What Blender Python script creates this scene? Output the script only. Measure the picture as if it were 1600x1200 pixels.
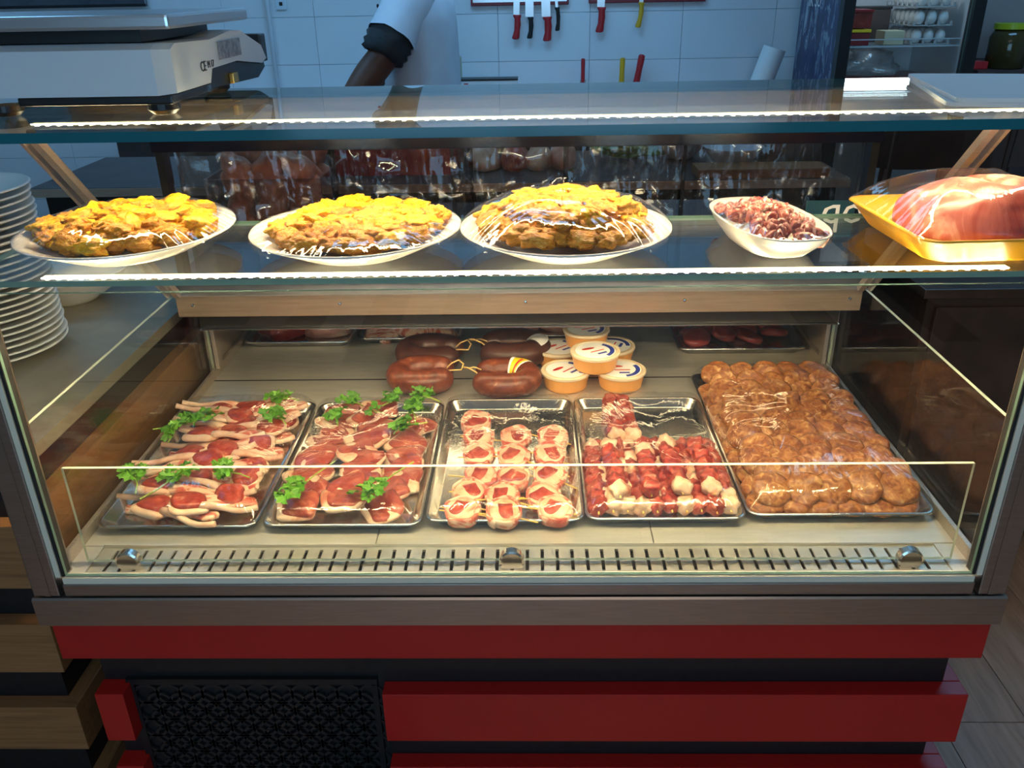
import bpy, bmesh, math, random
from mathutils import Vector, Matrix, noise
R = math.radians
PI = math.pi
for o in list(bpy.data.objects): bpy.data.objects.remove(o)
scene = bpy.context.scene
col = scene.collection
random.seed(7)

# ------------------------------------------------------------------ camera
rt = Vector((0.99971462, 0.01697416, -0.01680942))
up = Vector((0.00791376, 0.42860022, 0.90345959))
fw = Vector((-0.02253999, 0.90333478, -0.42834358))
cam = bpy.data.cameras.new('camera'); camo = bpy.data.objects.new('camera', cam); col.objects.link(camo)
m = Matrix.Identity(4)
for i in range(3):
    m[i][0] = rt[i]; m[i][1] = up[i]; m[i][2] = -fw[i]
m[0][3], m[1][3], m[2][3] = 0.0305, -1.0534, 1.4734
camo.matrix_world = m
cam.sensor_width = 36.0; cam.lens = 1315.8/1600*36.0; cam.clip_start = 0.02
scene.camera = camo
# ------------------------------------------------------------------ world, exposure
w = bpy.data.worlds.new('world'); scene.world = w; w.use_nodes = True
w.node_tree.nodes['Background'].inputs[0].default_value = (0.5, 0.65, 0.9, 1)
w.node_tree.nodes['Background'].inputs[1].default_value = 0.02
vs = scene.view_settings
vs.view_transform = 'Standard'; vs.look = 'None'; vs.exposure = 0.0; vs.gamma = 1.0; vs.use_curve_mapping = False
try:
    scene.cycles.transparent_max_bounces = 40; scene.cycles.max_bounces = 10
except Exception: pass
LED_COL = (1.0, 0.77, 0.44)
LED_TOP = 110.0
LED_SHELF = 225.0
BACK_COL = (0.22, 0.57, 1.0); BACK_STR = 8.0
SHOP_COL = (1.0, 0.80, 0.68); SHOP_STR = 1.5
WIN_COL = (0.34, 0.67, 1.0); WIN_STR = 3.6

# ------------------------------------------------------------------ materials
def newmat(name):
    mt = bpy.data.materials.new(name); mt.use_nodes = True
    nt = mt.node_tree; b = nt.nodes['Principled BSDF']
    return mt, nt, b
def setp(b, col=None, rough=None, metal=None, spec=None, sss=None, coat=None):
    if col is not None: b.inputs['Base Color'].default_value = (*col, 1)
    if rough is not None: b.inputs['Roughness'].default_value = rough
    if metal is not None: b.inputs['Metallic'].default_value = metal
    if spec is not None: b.inputs['Specular IOR Level'].default_value = spec
    if coat is not None: b.inputs['Coat Weight'].default_value = coat
def plain(name, c, rough=0.5, metal=0.0, spec=0.5, coat=None):
    mt, nt, b = newmat(name); setp(b, c, rough, metal, spec, coat=coat); return mt
def N(nt, t, **kw):
    n = nt.nodes.new(t)
    for k, v in kw.items(): setattr(n, k, v)
    return n
def coords(nt, scale=(1, 1, 1), rnd=True):
    tc = N(nt, 'ShaderNodeTexCoord'); mp = N(nt, 'ShaderNodeMapping'); mp.inputs['Scale'].default_value = scale
    nt.links.new(tc.outputs['Object'], mp.inputs['Vector'])
    if rnd:
        oi = N(nt, 'ShaderNodeObjectInfo'); mu = N(nt, 'ShaderNodeMath', operation='MULTIPLY'); mu.inputs[1].default_value = 37.0
        nt.links.new(oi.outputs['Random'], mu.inputs[0])
        cb = N(nt, 'ShaderNodeCombineXYZ')
        for i in range(3): nt.links.new(mu.outputs[0], cb.inputs[i])
        nt.links.new(cb.outputs[0], mp.inputs['Location'])
    return mp.outputs[0]
def ramp(nt, fac, stops):
    r = N(nt, 'ShaderNodeValToRGB'); e = r.color_ramp.elements
    while len(e) > 1: e.remove(e[0])
    e[0].position = stops[0][0]; e[0].color = (*stops[0][1], 1)
    for p, c in stops[1:]:
        x = e.new(p); x.color = (*c, 1)
    nt.links.new(fac, r.inputs['Fac']); return r.outputs['Color']
def noisy(name, stops, scale=20, detail=6, rough=0.4, sc=(1, 1, 1), dist=0.0, bump=0.0, bscale=None, metal=0.0, spec=0.5, rnd=True, tex='noise', coat=None):
    mt, nt, b = newmat(name); setp(b, None, rough, metal, spec, coat=coat)
    v = coords(nt, sc, rnd)
    t = N(nt, 'ShaderNodeTexNoise'); t.inputs['Scale'].default_value = scale; t.inputs['Detail'].default_value = detail; t.inputs['Distortion'].default_value = dist
    nt.links.new(v, t.inputs['Vector'])
    nt.links.new(ramp(nt, t.outputs['Fac'], stops), b.inputs['Base Color'])
    if bump:
        t2 = N(nt, 'ShaderNodeTexNoise'); t2.inputs['Scale'].default_value = bscale or scale; t2.inputs['Detail'].default_value = 5
        nt.links.new(v, t2.inputs['Vector'])
        bp = N(nt, 'ShaderNodeBump'); bp.inputs['Strength'].default_value = bump; bp.inputs['Distance'].default_value = 0.004
        nt.links.new(t2.outputs['Fac'], bp.inputs['Height']); nt.links.new(bp.outputs[0], b.inputs['Normal'])
    return mt
def emit(name, c, s):
    mt = bpy.data.materials.new(name); mt.use_nodes = True; nt = mt.node_tree; nt.nodes.clear()
    e = N(nt, 'ShaderNodeEmission'); e.inputs[0].default_value = (*c, 1); e.inputs[1].default_value = s
    o = N(nt, 'ShaderNodeOutputMaterial'); nt.links.new(e.outputs[0], o.inputs[0]); return mt
def thin(name, tint=(0.97, 0.99, 0.98), f0=0.045, power=5.0, rough=0.0, bump=0.0, bscale=30, bsc=(1, 1, 1), milk=0.0, fmax=1.0):
    """thin clear sheet: straight-through transmission plus a Schlick reflection"""
    mt = bpy.data.materials.new(name); mt.use_nodes = True; nt = mt.node_tree; nt.nodes.clear()
    out = N(nt, 'ShaderNodeOutputMaterial')
    tr = N(nt, 'ShaderNodeBsdfTransparent'); tr.inputs[0].default_value = (*tint, 1)
    gl = N(nt, 'ShaderNodeBsdfGlossy'); gl.inputs['Roughness'].default_value = rough
    lw = N(nt, 'ShaderNodeLayerWeight'); lw.inputs['Blend'].default_value = 0.5
    pw = N(nt, 'ShaderNodeMath', operation='POWER'); pw.inputs[1].default_value = power
    ml = N(nt, 'ShaderNodeMath', operation='MULTIPLY_ADD'); ml.inputs[1].default_value = fmax-f0; ml.inputs[2].default_value = f0
    nt.links.new(lw.outputs['Facing'], pw.inputs[0]); nt.links.new(pw.outputs[0], ml.inputs[0])
    mx = N(nt, 'ShaderNodeMixShader'); nt.links.new(ml.outputs[0], mx.inputs[0])
    base = tr.outputs[0]
    if milk:
        df = N(nt, 'ShaderNodeBsdfDiffuse'); df.inputs[0].default_value = (0.9, 0.9, 0.9, 1)
        m2 = N(nt, 'ShaderNodeMixShader'); m2.inputs[0].default_value = milk
        nt.links.new(tr.outputs[0], m2.inputs[1]); nt.links.new(df.outputs[0], m2.inputs[2]); base = m2.outputs[0]
    nt.links.new(base, mx.inputs[1]); nt.links.new(gl.outputs[0], mx.inputs[2])
    if bump:
        v = coords(nt, bsc)
        t = N(nt, 'ShaderNodeTexNoise'); t.inputs['Scale'].default_value = bscale; t.inputs['Detail'].default_value = 4; t.inputs['Distortion'].default_value = 1.0
        nt.links.new(v, t.inputs['Vector'])
        bp = N(nt, 'ShaderNodeBump'); bp.inputs['Strength'].default_value = bump; bp.inputs['Distance'].default_value = 0.01
        nt.links.new(t.outputs['Fac'], bp.inputs['Height']); nt.links.new(bp.outputs[0], gl.inputs['Normal'])
    nt.links.new(mx.outputs[0], out.inputs[0]); return mt

M = {}
M['steel'] = noisy('brushed_steel', [(0.3, (0.46, 0.40, 0.34)), (0.7, (0.58, 0.51, 0.44))], scale=60, sc=(0.3, 6, 6), rough=0.35, metal=0.75, bump=0.04, bscale=90, rnd=False)
M['deck'] = noisy('deck_steel', [(0.3, (0.60, 0.57, 0.51)), (0.7, (0.70, 0.67, 0.61))], scale=25, sc=(0.5, 3, 3), rough=0.48, metal=0.75, bump=0.05, bscale=6, rnd=False)
M['grille_steel'] = noisy('grille_steel', [(0.3, (0.64, 0.59, 0.50)), (0.7, (0.74, 0.69, 0.59))], scale=14, rough=0.26, metal=0.7, bump=0.35, bscale=26, rnd=False)
M['ledge'] = noisy('ledge_steel', [(0.3, (0.40, 0.34, 0.30)), (0.7, (0.46, 0.40, 0.355))], scale=50, sc=(0.3, 5, 5), rough=0.30, metal=0.95, bump=0.03, bscale=60, rnd=False)
M['alu'] = noisy('tray_aluminium', [(0.3, (0.66, 0.65, 0.62)), (0.7, (0.80, 0.79, 0.76))], scale=40, rough=0.2, metal=1.0, bump=0.06, bscale=40)
M['chrome'] = plain('chrome', (0.8, 0.8, 0.78), 0.12, 1.0)
M['black'] = noisy('black_laminate', [(0.3, (0.006, 0.006, 0.007)), (0.7, (0.012, 0.011, 0.012))], scale=80, rough=0.45, rnd=False)
M['rail_dark'] = plain('dark_rail', (0.008, 0.008, 0.016), 0.18)
M['red_panel'] = noisy('red_panel', [(0.3, (0.42, 0.010, 0.008)), (0.7, (0.46, 0.013, 0.010))], scale=4, rough=0.38, rnd=False)
M['gasket'] = plain('pale_gasket', (0.75, 0.68, 0.52), 0.5)
M['dark'] = plain('dark_void', (0.01, 0.01, 0.01), 0.7)
M['worktop'] = noisy('dark_worktop', [(0.3, (0.10, 0.12, 0.15)), (0.7, (0.14, 0.16, 0.19))], scale=20, rough=0.22, metal=0.6, rnd=False)
M['glass'] = thin('clear_glass')
M['glass_low'] = thin('clear_low_glass', (0.97, 0.99, 0.97), 0.03)
M['glass_top'] = thin('clear_top_glass', (0.93, 0.975, 0.97), 0.045)
M['edge_teal'] = plain('glass_edge_teal', (0.012, 0.13, 0.16), 0.12)
M['edge_green'] = plain('glass_edge_green', (0.16, 0.27, 0.22), 0.15)
M['edge_pale'] = plain('glass_edge_pale', (0.72, 0.76, 0.52), 0.25)
M['acrylic'] = thin('sliding_door_acrylic', (0.74, 0.66, 0.61), 0.05, 4.0, 0.07, bump=1.0, bscale=16, bsc=(3.2, 1, 0.7))
M['film'] = thin('cling_film', (0.985, 0.985, 0.985), 0.05, 3.2, 0.03, bump=0.16, bscale=24, bsc=(1.6, 0.7, 1), milk=0.003, fmax=0.45)
M['film_tight'] = thin('tight_cling_film', (0.985, 0.985, 0.985), 0.045, 3.2, 0.03, bump=0.14, bscale=22, milk=0.004, fmax=0.5)
M['led'] = emit('led_light_top', LED_COL, LED_TOP)
M['led_back'] = emit('led_tape_back', LED_COL, 7.0)
M['led2'] = emit('led_light_shelf', LED_COL, LED_SHELF)
M['white_ceramic'] = plain('white_ceramic', (0.82, 0.80, 0.75), 0.18)
M['plate_grey'] = plain('stacked_plate_ceramic', (0.66, 0.66, 0.60), 0.2)
def wood(name, sc):
    return noisy(name, [(0.25, (0.19, 0.080, 0.028)), (0.5, (0.29, 0.130, 0.047)), (0.75, (0.35, 0.165, 0.063))], scale=9, sc=sc, dist=0.6, rough=0.5, rnd=False)
M['wood_x'] = wood('oak_front', (0.6, 9, 14)); M['wood_y'] = wood('oak_side', (14, 0.6, 9))
M['floorwood'] = noisy('floor_laminate', [(0.25, (0.24, 0.145, 0.095)), (0.55, (0.36, 0.23, 0.16)), (0.8, (0.44, 0.29, 0.21))], scale=6, sc=(9, 0.8, 1), dist=0.8, rough=0.42)
M['tile'] = noisy('white_tile', [(0.3, (0.70, 0.72, 0.74)), (0.7, (0.74, 0.76, 0.78))], scale=3, rough=0.22)
M['grout'] = plain('grout', (0.68, 0.70, 0.72), 0.8)
M['paint'] = plain('room_paint', (0.45, 0.42, 0.40), 0.8)
M['ceil'] = plain('ceiling_paint', (0.7, 0.7, 0.7), 0.85)
# meat & food
M['meat'] = noisy('raw_lamb_red', [(0.30, (0.22, 0.016, 0.012)), (0.50, (0.40, 0.045, 0.028)), (0.64, (0.52, 0.11, 0.065)), (0.73, (0.82, 0.50, 0.34))], scale=44, dist=1.2, rough=0.3, bump=0.3, bscale=60)
M['meat_smooth'] = noisy('raw_veal_red', [(0.3, (0.24, 0.026, 0.018)), (0.56, (0.42, 0.075, 0.046)), (0.70, (0.58, 0.18, 0.11)), (0.79, (0.82, 0.52, 0.37))], scale=28, sc=(1, 2.2, 1), dist=0.8, rough=0.28, bump=0.2, bscale=50)
M['meat_dark'] = noisy('dark_meat', [(0.3, (0.16, 0.016, 0.014)), (0.7, (0.30, 0.05, 0.04))], scale=30, dist=1, rough=0.28, bump=0.3)
M['fat'] = noisy('fat_cream', [(0.30, (0.62, 0.20, 0.11)), (0.45, (0.80, 0.50, 0.32)), (0.7, (0.86, 0.66, 0.47))], scale=26, dist=1.0, rough=0.35, bump=0.3, bscale=50)
M['bone'] = noisy('rib_bone', [(0.3, (0.70, 0.32, 0.20)), (0.6, (0.86, 0.62, 0.44))], scale=30, rough=0.4)
M['marble'] = noisy('marbled_lamb', [(0.33, (0.50, 0.06, 0.04)), (0.47, (0.66, 0.18, 0.12)), (0.53, (0.84, 0.55, 0.38)), (0.75, (0.88, 0.68, 0.50))], scale=16, sc=(1, 3.0, 1), dist=1.6, rough=0.33, bump=0.3, bscale=50)
M['kofte'] = noisy('meat_patty', [(0.30, (0.16, 0.040, 0.012)), (0.46, (0.30, 0.095, 0.026)), (0.60, (0.44, 0.18, 0.052)), (0.74, (0.70, 0.42, 0.17))], scale=75, detail=3, dist=1.0, rough=0.4, bump=0.45, bscale=80)
M['chicken'] = noisy('marinated_chicken', [(0.28, (0.62, 0.17, 0.006)), (0.42, (0.88, 0.38, 0.010)), (0.58, (0.95, 0.56, 0.012)), (0.72, (0.96, 0.70, 0.16))], scale=2.0, dist=1.2, rough=0.3, bump=0.5, bscale=7)
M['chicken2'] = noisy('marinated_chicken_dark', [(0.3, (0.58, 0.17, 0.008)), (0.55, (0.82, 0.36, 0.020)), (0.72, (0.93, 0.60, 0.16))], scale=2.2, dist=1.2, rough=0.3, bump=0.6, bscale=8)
M['raw_chicken'] = noisy('raw_chicken', [(0.3, (0.55, 0.20, 0.14)), (0.6, (0.72, 0.38, 0.26)), (0.8, (0.82, 0.58, 0.38))], scale=18, dist=1.0, rough=0.3, bump=0.3)
M['pinkmeat'] = noisy('pink_loin', [(0.32, (0.42, 0.07, 0.05)), (0.52, (0.62, 0.18, 0.13)), (0.58, (0.74, 0.38, 0.28)), (0.65, (0.86, 0.68, 0.52))], scale=13, sc=(1.3, 0.9, 0.8), dist=1.6, rough=0.28, bump=0.2, bscale=30)
M['diced'] = noisy('diced_giblet', [(0.3, (0.20, 0.03, 0.025)), (0.50, (0.38, 0.085, 0.065)), (0.58, (0.66, 0.34, 0.25)), (0.68, (0.86, 0.68, 0.55))], scale=1.3, dist=1.0, rough=0.28, bump=0.3)
M['sausage'] = noisy('fermented_sausage', [(0.28, (0.085, 0.020, 0.010)), (0.58, (0.19, 0.045, 0.020)), (0.70, (0.28, 0.085, 0.035)), (0.78, (0.48, 0.25, 0.12))], scale=55, dist=0.6, rough=0.33, bump=0.15, bscale=60)
M['sausage2'] = noisy('dark_fermented_sausage', [(0.3, (0.045, 0.016, 0.010)), (0.75, (0.11, 0.035, 0.022))], scale=40, rough=0.4, bump=0.15)
M['string'] = plain('butcher_string', (0.72, 0.45, 0.16), 0.7)
M['stick'] = plain('bamboo_stick', (0.88, 0.55, 0.12), 0.5)
M['parsley'] = noisy('parsley_leaf', [(0.3, (0.05, 0.19, 0.012)), (0.7, (0.15, 0.38, 0.022))], scale=30, rough=0.45)
M['parsley_stem'] = plain('parsley_stem', (0.35, 0.48, 0.06), 0.45)
M['tub'] = plain('orange_tub_plastic', (0.75, 0.34, 0.09), 0.3)
M['tub_lid'] = plain('tub_lid', (0.78, 0.62, 0.42), 0.2)
M['paper_white'] = plain('white_paper', (0.85, 0.85, 0.83), 0.6)
M['blue_print'] = plain('blue_print', (0.03, 0.05, 0.32), 0.4)
M['red_print'] = plain('red_print', (0.60, 0.03, 0.02), 0.4)
M['yellow_print'] = plain('yellow_print', (0.85, 0.62, 0.02), 0.4)
M['yellow_tray'] = plain('yellow_foam_tray', (0.85, 0.42, 0.02), 0.4)
M['scale_white'] = plain('scale_plastic', (0.62, 0.70, 0.76), 0.35)
M['scale_steel'] = plain('scale_platter', (0.62, 0.65, 0.68), 0.3, 0.85)
M['scale_black'] = plain('scale_black', (0.012, 0.012, 0.013), 0.4)
M['sticker'] = noisy('silver_sticker', [(0.4, (0.22, 0.21, 0.22)), (0.6, (0.40, 0.39, 0.40))], scale=120, rough=0.35, metal=0.5)
M['brass'] = plain('brass', (0.55, 0.32, 0.08), 0.35, 0.8)
M['red_plastic'] = plain('red_plastic', (0.50, 0.02, 0.025), 0.35)
M['dred_plastic'] = plain('dark_red_plastic', (0.22, 0.012, 0.02), 0.35)
M['yellow_plastic'] = plain('yellow_plastic', (0.75, 0.40, 0.02), 0.35)
M['blade'] = plain('knife_blade', (0.6, 0.62, 0.65), 0.25, 1.0)
M['skin'] = noisy('skin', [(0.3, (0.15, 0.060, 0.035)), (0.7, (0.19, 0.078, 0.045))], scale=20, rough=0.5)
M['coat'] = noisy('white_coat', [(0.3, (0.66, 0.68, 0.74)), (0.7, (0.74, 0.76, 0.80))], scale=12, rough=0.8)
M['cuff'] = noisy('dark_cuff', [(0.3, (0.018, 0.019, 0.021)), (0.7, (0.05, 0.052, 0.055))], scale=20, rough=0.7)
M['trouser'] = plain('dark_trousers', (0.02, 0.022, 0.03), 0.8)
M['hair'] = plain('dark_hair', (0.012, 0.010, 0.009), 0.6)
M['fridge_white'] = plain('fridge_liner', (0.72, 0.76, 0.80), 0.35)
M['egg'] = plain('white_egg', (0.80, 0.80, 0.80), 0.45)
M['pulp'] = plain('egg_tray_pulp', (0.42, 0.45, 0.47), 0.9)
M['poster'] = noisy('splash_print', [(0.35, (0.010, 0.016, 0.06)), (0.54, (0.022, 0.04, 0.13)), (0.58, (0.30, 0.36, 0.42)), (0.62, (0.03, 0.05, 0.15)), (0.70, (0.42, 0.46, 0.50))], scale=6, sc=(1, 3.0, 1.0), dist=1.2, rough=0.3, rnd=False)
M['bench'] = noisy('bench_board', [(0.3, (0.045, 0.032, 0.030)), (0.7, (0.085, 0.058, 0.052))], scale=10, rough=0.4, rnd=False)
M['bowl_pale'] = plain('pale_bowl', (0.55, 0.60, 0.68), 0.25)
M['bag'] = thin('plastic_bag', (0.75, 0.80, 0.85), 0.12, 2.5, 0.15, bump=0.8, bscale=14, milk=0.25, fmax=0.7)
M['clearbox'] = thin('clear_plastic_box', (0.88, 0.88, 0.88), 0.06, 3.0, 0.05)
M['lettuce'] = noisy('lettuce', [(0.3, (0.06, 0.15, 0.02)), (0.7, (0.22, 0.36, 0.08))], scale=25, rough=0.45)
M['teal'] = plain('teal_card', (0.010, 0.06, 0.085), 0.4)
M['lid_green'] = plain('lime_lid', (0.42, 0.50, 0.02), 0.35)
M['jarglass'] = plain('pickle_jar', (0.06, 0.045, 0.015), 0.1)
M['cream_card'] = plain('cream_card', (0.55, 0.52, 0.36), 0.6)
M['lamp_back'] = emit('cool_ceiling_lamp', BACK_COL, BACK_STR)
M['lamp_shop'] = emit('warm_ceiling_lamp', SHOP_COL, SHOP_STR)
M['window'] = emit('window_daylight', WIN_COL, WIN_STR)
M['fridge_lamp'] = emit('fridge_lamp', (0.8, 0.93, 1.0), 10.0)

# ------------------------------------------------------------------ helpers
def link(o, parent=None):
    col.objects.link(o)
    if parent is not None:
        o.parent = parent
    return o
def tag(o, label, cat, group=None):
    o['label'] = label; o['category'] = cat
    if group: o['group'] = group
    return o
def empty(name, label, cat, loc=(0, 0, 0), group=None, rotz=0):
    o = bpy.data.objects.new(name, None); col.objects.link(o); o.location = loc; o.rotation_euler = (0, 0, rotz)
    o.empty_display_size = 0.05
    if label: tag(o, label, cat, group)
    return o
def mk(name, me, mat, parent=None, loc=None, rot=None, world=False, smooth=None):
    """link a mesh; world=True: mesh is in world coordinates though parent is moved (translation only)"""
    if isinstance(mat, (list, tuple)):
        if not me.materials:
            for x in mat: me.materials.append(x)
    elif mat is not None and not me.materials: me.materials.append(mat)
    if smooth is not None:
        for p in me.polygons: p.use_smooth = smooth
    o = bpy.data.objects.new(name, me); link(o, parent)
    if loc is not None: o.location = loc
    if rot is not None: o.rotation_euler = rot
    if world and parent is not None:
        off = Vector((0, 0, 0)); p = parent
        while p is not None: off += p.location; p = p.parent
        o.location = -off
    return o
def frompy(v, f, name='mesh'):
    me = bpy.data.meshes.new(name); me.from_pydata([tuple(x) for x in v], [], f); me.update(); return me
def bm_mesh(bm, name='mesh'):
    me = bpy.data.meshes.new(name); bmesh.ops.recalc_face_normals(bm, faces=bm.faces); bm.to_mesh(me); bm.free(); return me
def box_into(bm, x0, x1, y0, y1, z0, z1):
    vs_ = [bm.verts.new(p) for p in ((x0, y0, z0), (x1, y0, z0), (x1, y1, z0), (x0, y1, z0), (x0, y0, z1), (x1, y0, z1), (x1, y1, z1), (x0, y1, z1))]
    for f in ((0, 3, 2, 1), (4, 5, 6, 7), (0, 1, 5, 4), (1, 2, 6, 5), (2, 3, 7, 6), (3, 0, 4, 7)): bm.faces.new([vs_[i] for i in f])
def boxm(x0, x1, y0, y1, z0, z1, bev=0.0):
    bm = bmesh.new(); box_into(bm, x0, x1, y0, y1, z0, z1)
    if bev: bmesh.ops.bevel(bm, geom=bm.edges[:], offset=bev, segments=2, affect='EDGES', profile=0.6)
    return bm_mesh(bm)
def box(name, b, mat, parent=None, bev=0.0, world=True):
    return mk(name, boxm(*b, bev=bev), mat, parent, world=world)
def pane(name, b, mat, edge, parent=None, axis=2):
    """glass box: the two big faces get mat, the thin edges get the edge material"""
    me = boxm(*b); me.materials.append(mat); me.materials.append(edge)
    for p in me.polygons:
        p.material_index = 0 if abs(p.normal[axis]) > 0.9 else 1
    return mk(name, me, None, parent, world=True)
def lathe(prof, n=40, sx=1.0, sy=1.0):
    v = []; f = []
    for r, z in prof:
        for i in range(n):
            a = 2*PI*i/n; v.append((r*math.cos(a)*sx, r*math.sin(a)*sy, z))
    for j in range(len(prof)-1):
        for i in range(n):
            f.append((j*n+i, j*n+(i+1) % n, (j+1)*n+(i+1) % n, (j+1)*n+i))
    f.append(tuple(range(n-1, -1, -1))); f.append(tuple((len(prof)-1)*n+i for i in range(n)))
    return frompy(v, f)
def rrect(hx, hy, r, k=5):
    pts = []
    for cx, cy, a0 in ((hx-r, hy-r, 0), (-hx+r, hy-r, 90), (-hx+r, -hy+r, 180), (hx-r, -hy+r, 270)):
        for i in range(k+1):
            a = R(a0+90*i/k); pts.append((cx+r*math.cos(a), cy+r*math.sin(a)))
    return pts
def loft(loops, cap0=True, cap1=True, closed=True):
    n = len(loops[0]); v = [p for l in loops for p in l]; f = []
    for j in range(len(loops)-1):
        for i in range(n if closed else n-1):
            f.append((j*n+i, j*n+(i+1) % n, (j+1)*n+(i+1) % n, (j+1)*n+i))
    if cap0: f.append(tuple(range(n-1, -1, -1)))
    if cap1: f.append(tuple((len(loops)-1)*n+i for i in range(n)))
    return frompy(v, f)
def tube(pts, rad, n=8, cap=True):
    pts = [Vector(p) for p in pts]; k = len(pts)
    if not isinstance(rad, (list, tuple)): rad = [rad]*k
    loops = []; prev = None
    for i, p in enumerate(pts):
        t = (pts[min(i+1, k-1)]-pts[max(i-1, 0)]).normalized()
        if prev is None:
            a = Vector((0, 0, 1)) if abs(t.z) < 0.9 else Vector((1, 0, 0))
            u = t.cross(a).normalized()
        else:
            u = (prev - t*prev.dot(t)).normalized()
        prev = u; w_ = t.cross(u)
        loops.append([tuple(p+(u*math.cos(2*PI*j/n)+w_*math.sin(2*PI*j/n))*rad[i]) for j in range(n)])
    return loft(loops, cap, cap)
def blob(seed, sx, sy, sz, amp=0.25, freq=1.6, sub=3, flat=False, fine=0.0):
    bm = bmesh.new(); bmesh.ops.create_icosphere(bm, subdivisions=sub, radius=1.0)
    o = Vector((seed*3.17, seed*1.3, -seed*2.1))
    for v in bm.verts:
        p = v.co.copy(); d = 1+amp*noise.noise(p*freq+o)+fine*noise.noise(p*freq*4+o)
        v.co = Vector((p.x*sx*d, p.y*sy*d, p.z*sz*d))
        if flat and v.co.z < -sz*0.35: v.co.z = -sz*0.35
    me = bm_mesh(bm)
    for p in me.polygons: p.use_smooth = True
    return me
def slab(radf, th, n=30, seed=0, bumpy=0.15, dome=0.25):
    """flat cut of meat: outline from radf(angle)->(x,y), rounded edge, uneven top"""
    o = Vector((seed*2.7, seed*1.9, seed*0.7)); v = []; f = []
    prof = [(0.0, 1.0), (0.45, 1.0), (0.8, 0.97), (0.95, 0.82), (1.0, 0.5), (0.96, 0.15), (0.85, 0.0), (0.0, 0.0)]
    for q, h in prof:
        if q == 0.0: v.append((0, 0, th*h+(th*dome*0.5 if h > 0.5 else 0))); continue
        for i in range(n):
            x, y = radf(2*PI*i/n); x *= q; y *= q
            z = th*h
            if h > 0.3: z += th*dome*(1-q)*0.5 + th*bumpy*2*noise.noise(Vector((x, y, 0))*34+o)
            v.append((x, y, z))
    f += [(0, 1+i, 1+(i+1) % n) for i in range(n)]
    for j in range(5):
        b = 1+j*n
        for i in range(n): f.append((b+i, b+n+i, b+n+(i+1) % n, b+(i+1) % n))
    b = 1+5*n; l = len(v)-1
    f += [(l, b+(i+1) % n, b+i) for i in range(n)]
    me = frompy(v, f)
    for p in me.polygons: p.use_smooth = True
    return me
def clone(o, loc=None, rot=None, parent=None, scale=None):
    c = o.copy(); col.objects.link(c); c.parent = parent
    if loc is not None: c.location = loc
    if rot is not None: c.rotation_euler = rot
    if scale is not None: c.scale = scale
    for ch in list(o.children):
        clone(ch, parent=c)
    return c
def text(name, s, size, mat, parent, loc, rot, ext=0.0004):
    cu = bpy.data.curves.new('t', 'FONT'); cu.body = s; cu.size = size; cu.extrude = ext; cu.resolution_u = 2
    t = bpy.data.objects.new('t', cu); col.objects.link(t)
    dg = bpy.context.evaluated_depsgraph_get(); dg.update()
    me = bpy.data.meshes.new_from_object(t.evaluated_get(dg)); bpy.data.objects.remove(t)
    me.materials.clear()
    return mk(name, me, mat, parent, loc, rot)
def struct(o): o['kind'] = 'structure'; return o

# ------------------------------------------------------------------ room
X0, X1, Y0, Y1, ZC = -3.4, 3.4, -3.6, 3.32, 2.75
fl = struct(box('floor', (X0, X1, Y0, Y1, -0.08, -0.012), M['dark']))
pm = boxm(0.0012, 0.1888, 0.0012, 1.1988, -0.012, 0.0)
pr = random.Random(3)
for i in range(-19, 16):
    off = pr.random()*1.2
    for j in range(-4, 4):
        if i < 2 and j > -1: continue
        y = j*1.2+off-0.6
        if y+1.2 > Y1 or y < Y0: continue
        mk('plank', pm, M['floorwood'], fl, (0.35+0.19*i, y, 0))
wb = struct(box('wall_back', (X0, X1, Y1, Y1+0.1, 0, ZC), M['grout']))
tm = boxm(0.0008, 0.4362, 3.3, 3.3195, 0.0008, 0.2122, bev=0.0008)
for i in range(-8, 7):
    for j in range(-5, 7):
        x = -0.113+0.437*i; z = 1.138+0.213*j
        if x < X0 or x+0.437 > X1 or z < 0 or z+0.213 > ZC: continue
        mk('tile', tm, M['tile'], wb, (x, 0, z))
struct(box('wall_left', (X0-0.1, X0, Y0, Y1, 0, ZC), M['paint']))
struct(box('wall_right', (X1, X1+0.1, Y0, Y1, 0, ZC), M['paint']))
struct(box('ceiling', (X0, X1, Y0, Y1, ZC, ZC+0.1), M['ceil']))
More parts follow.
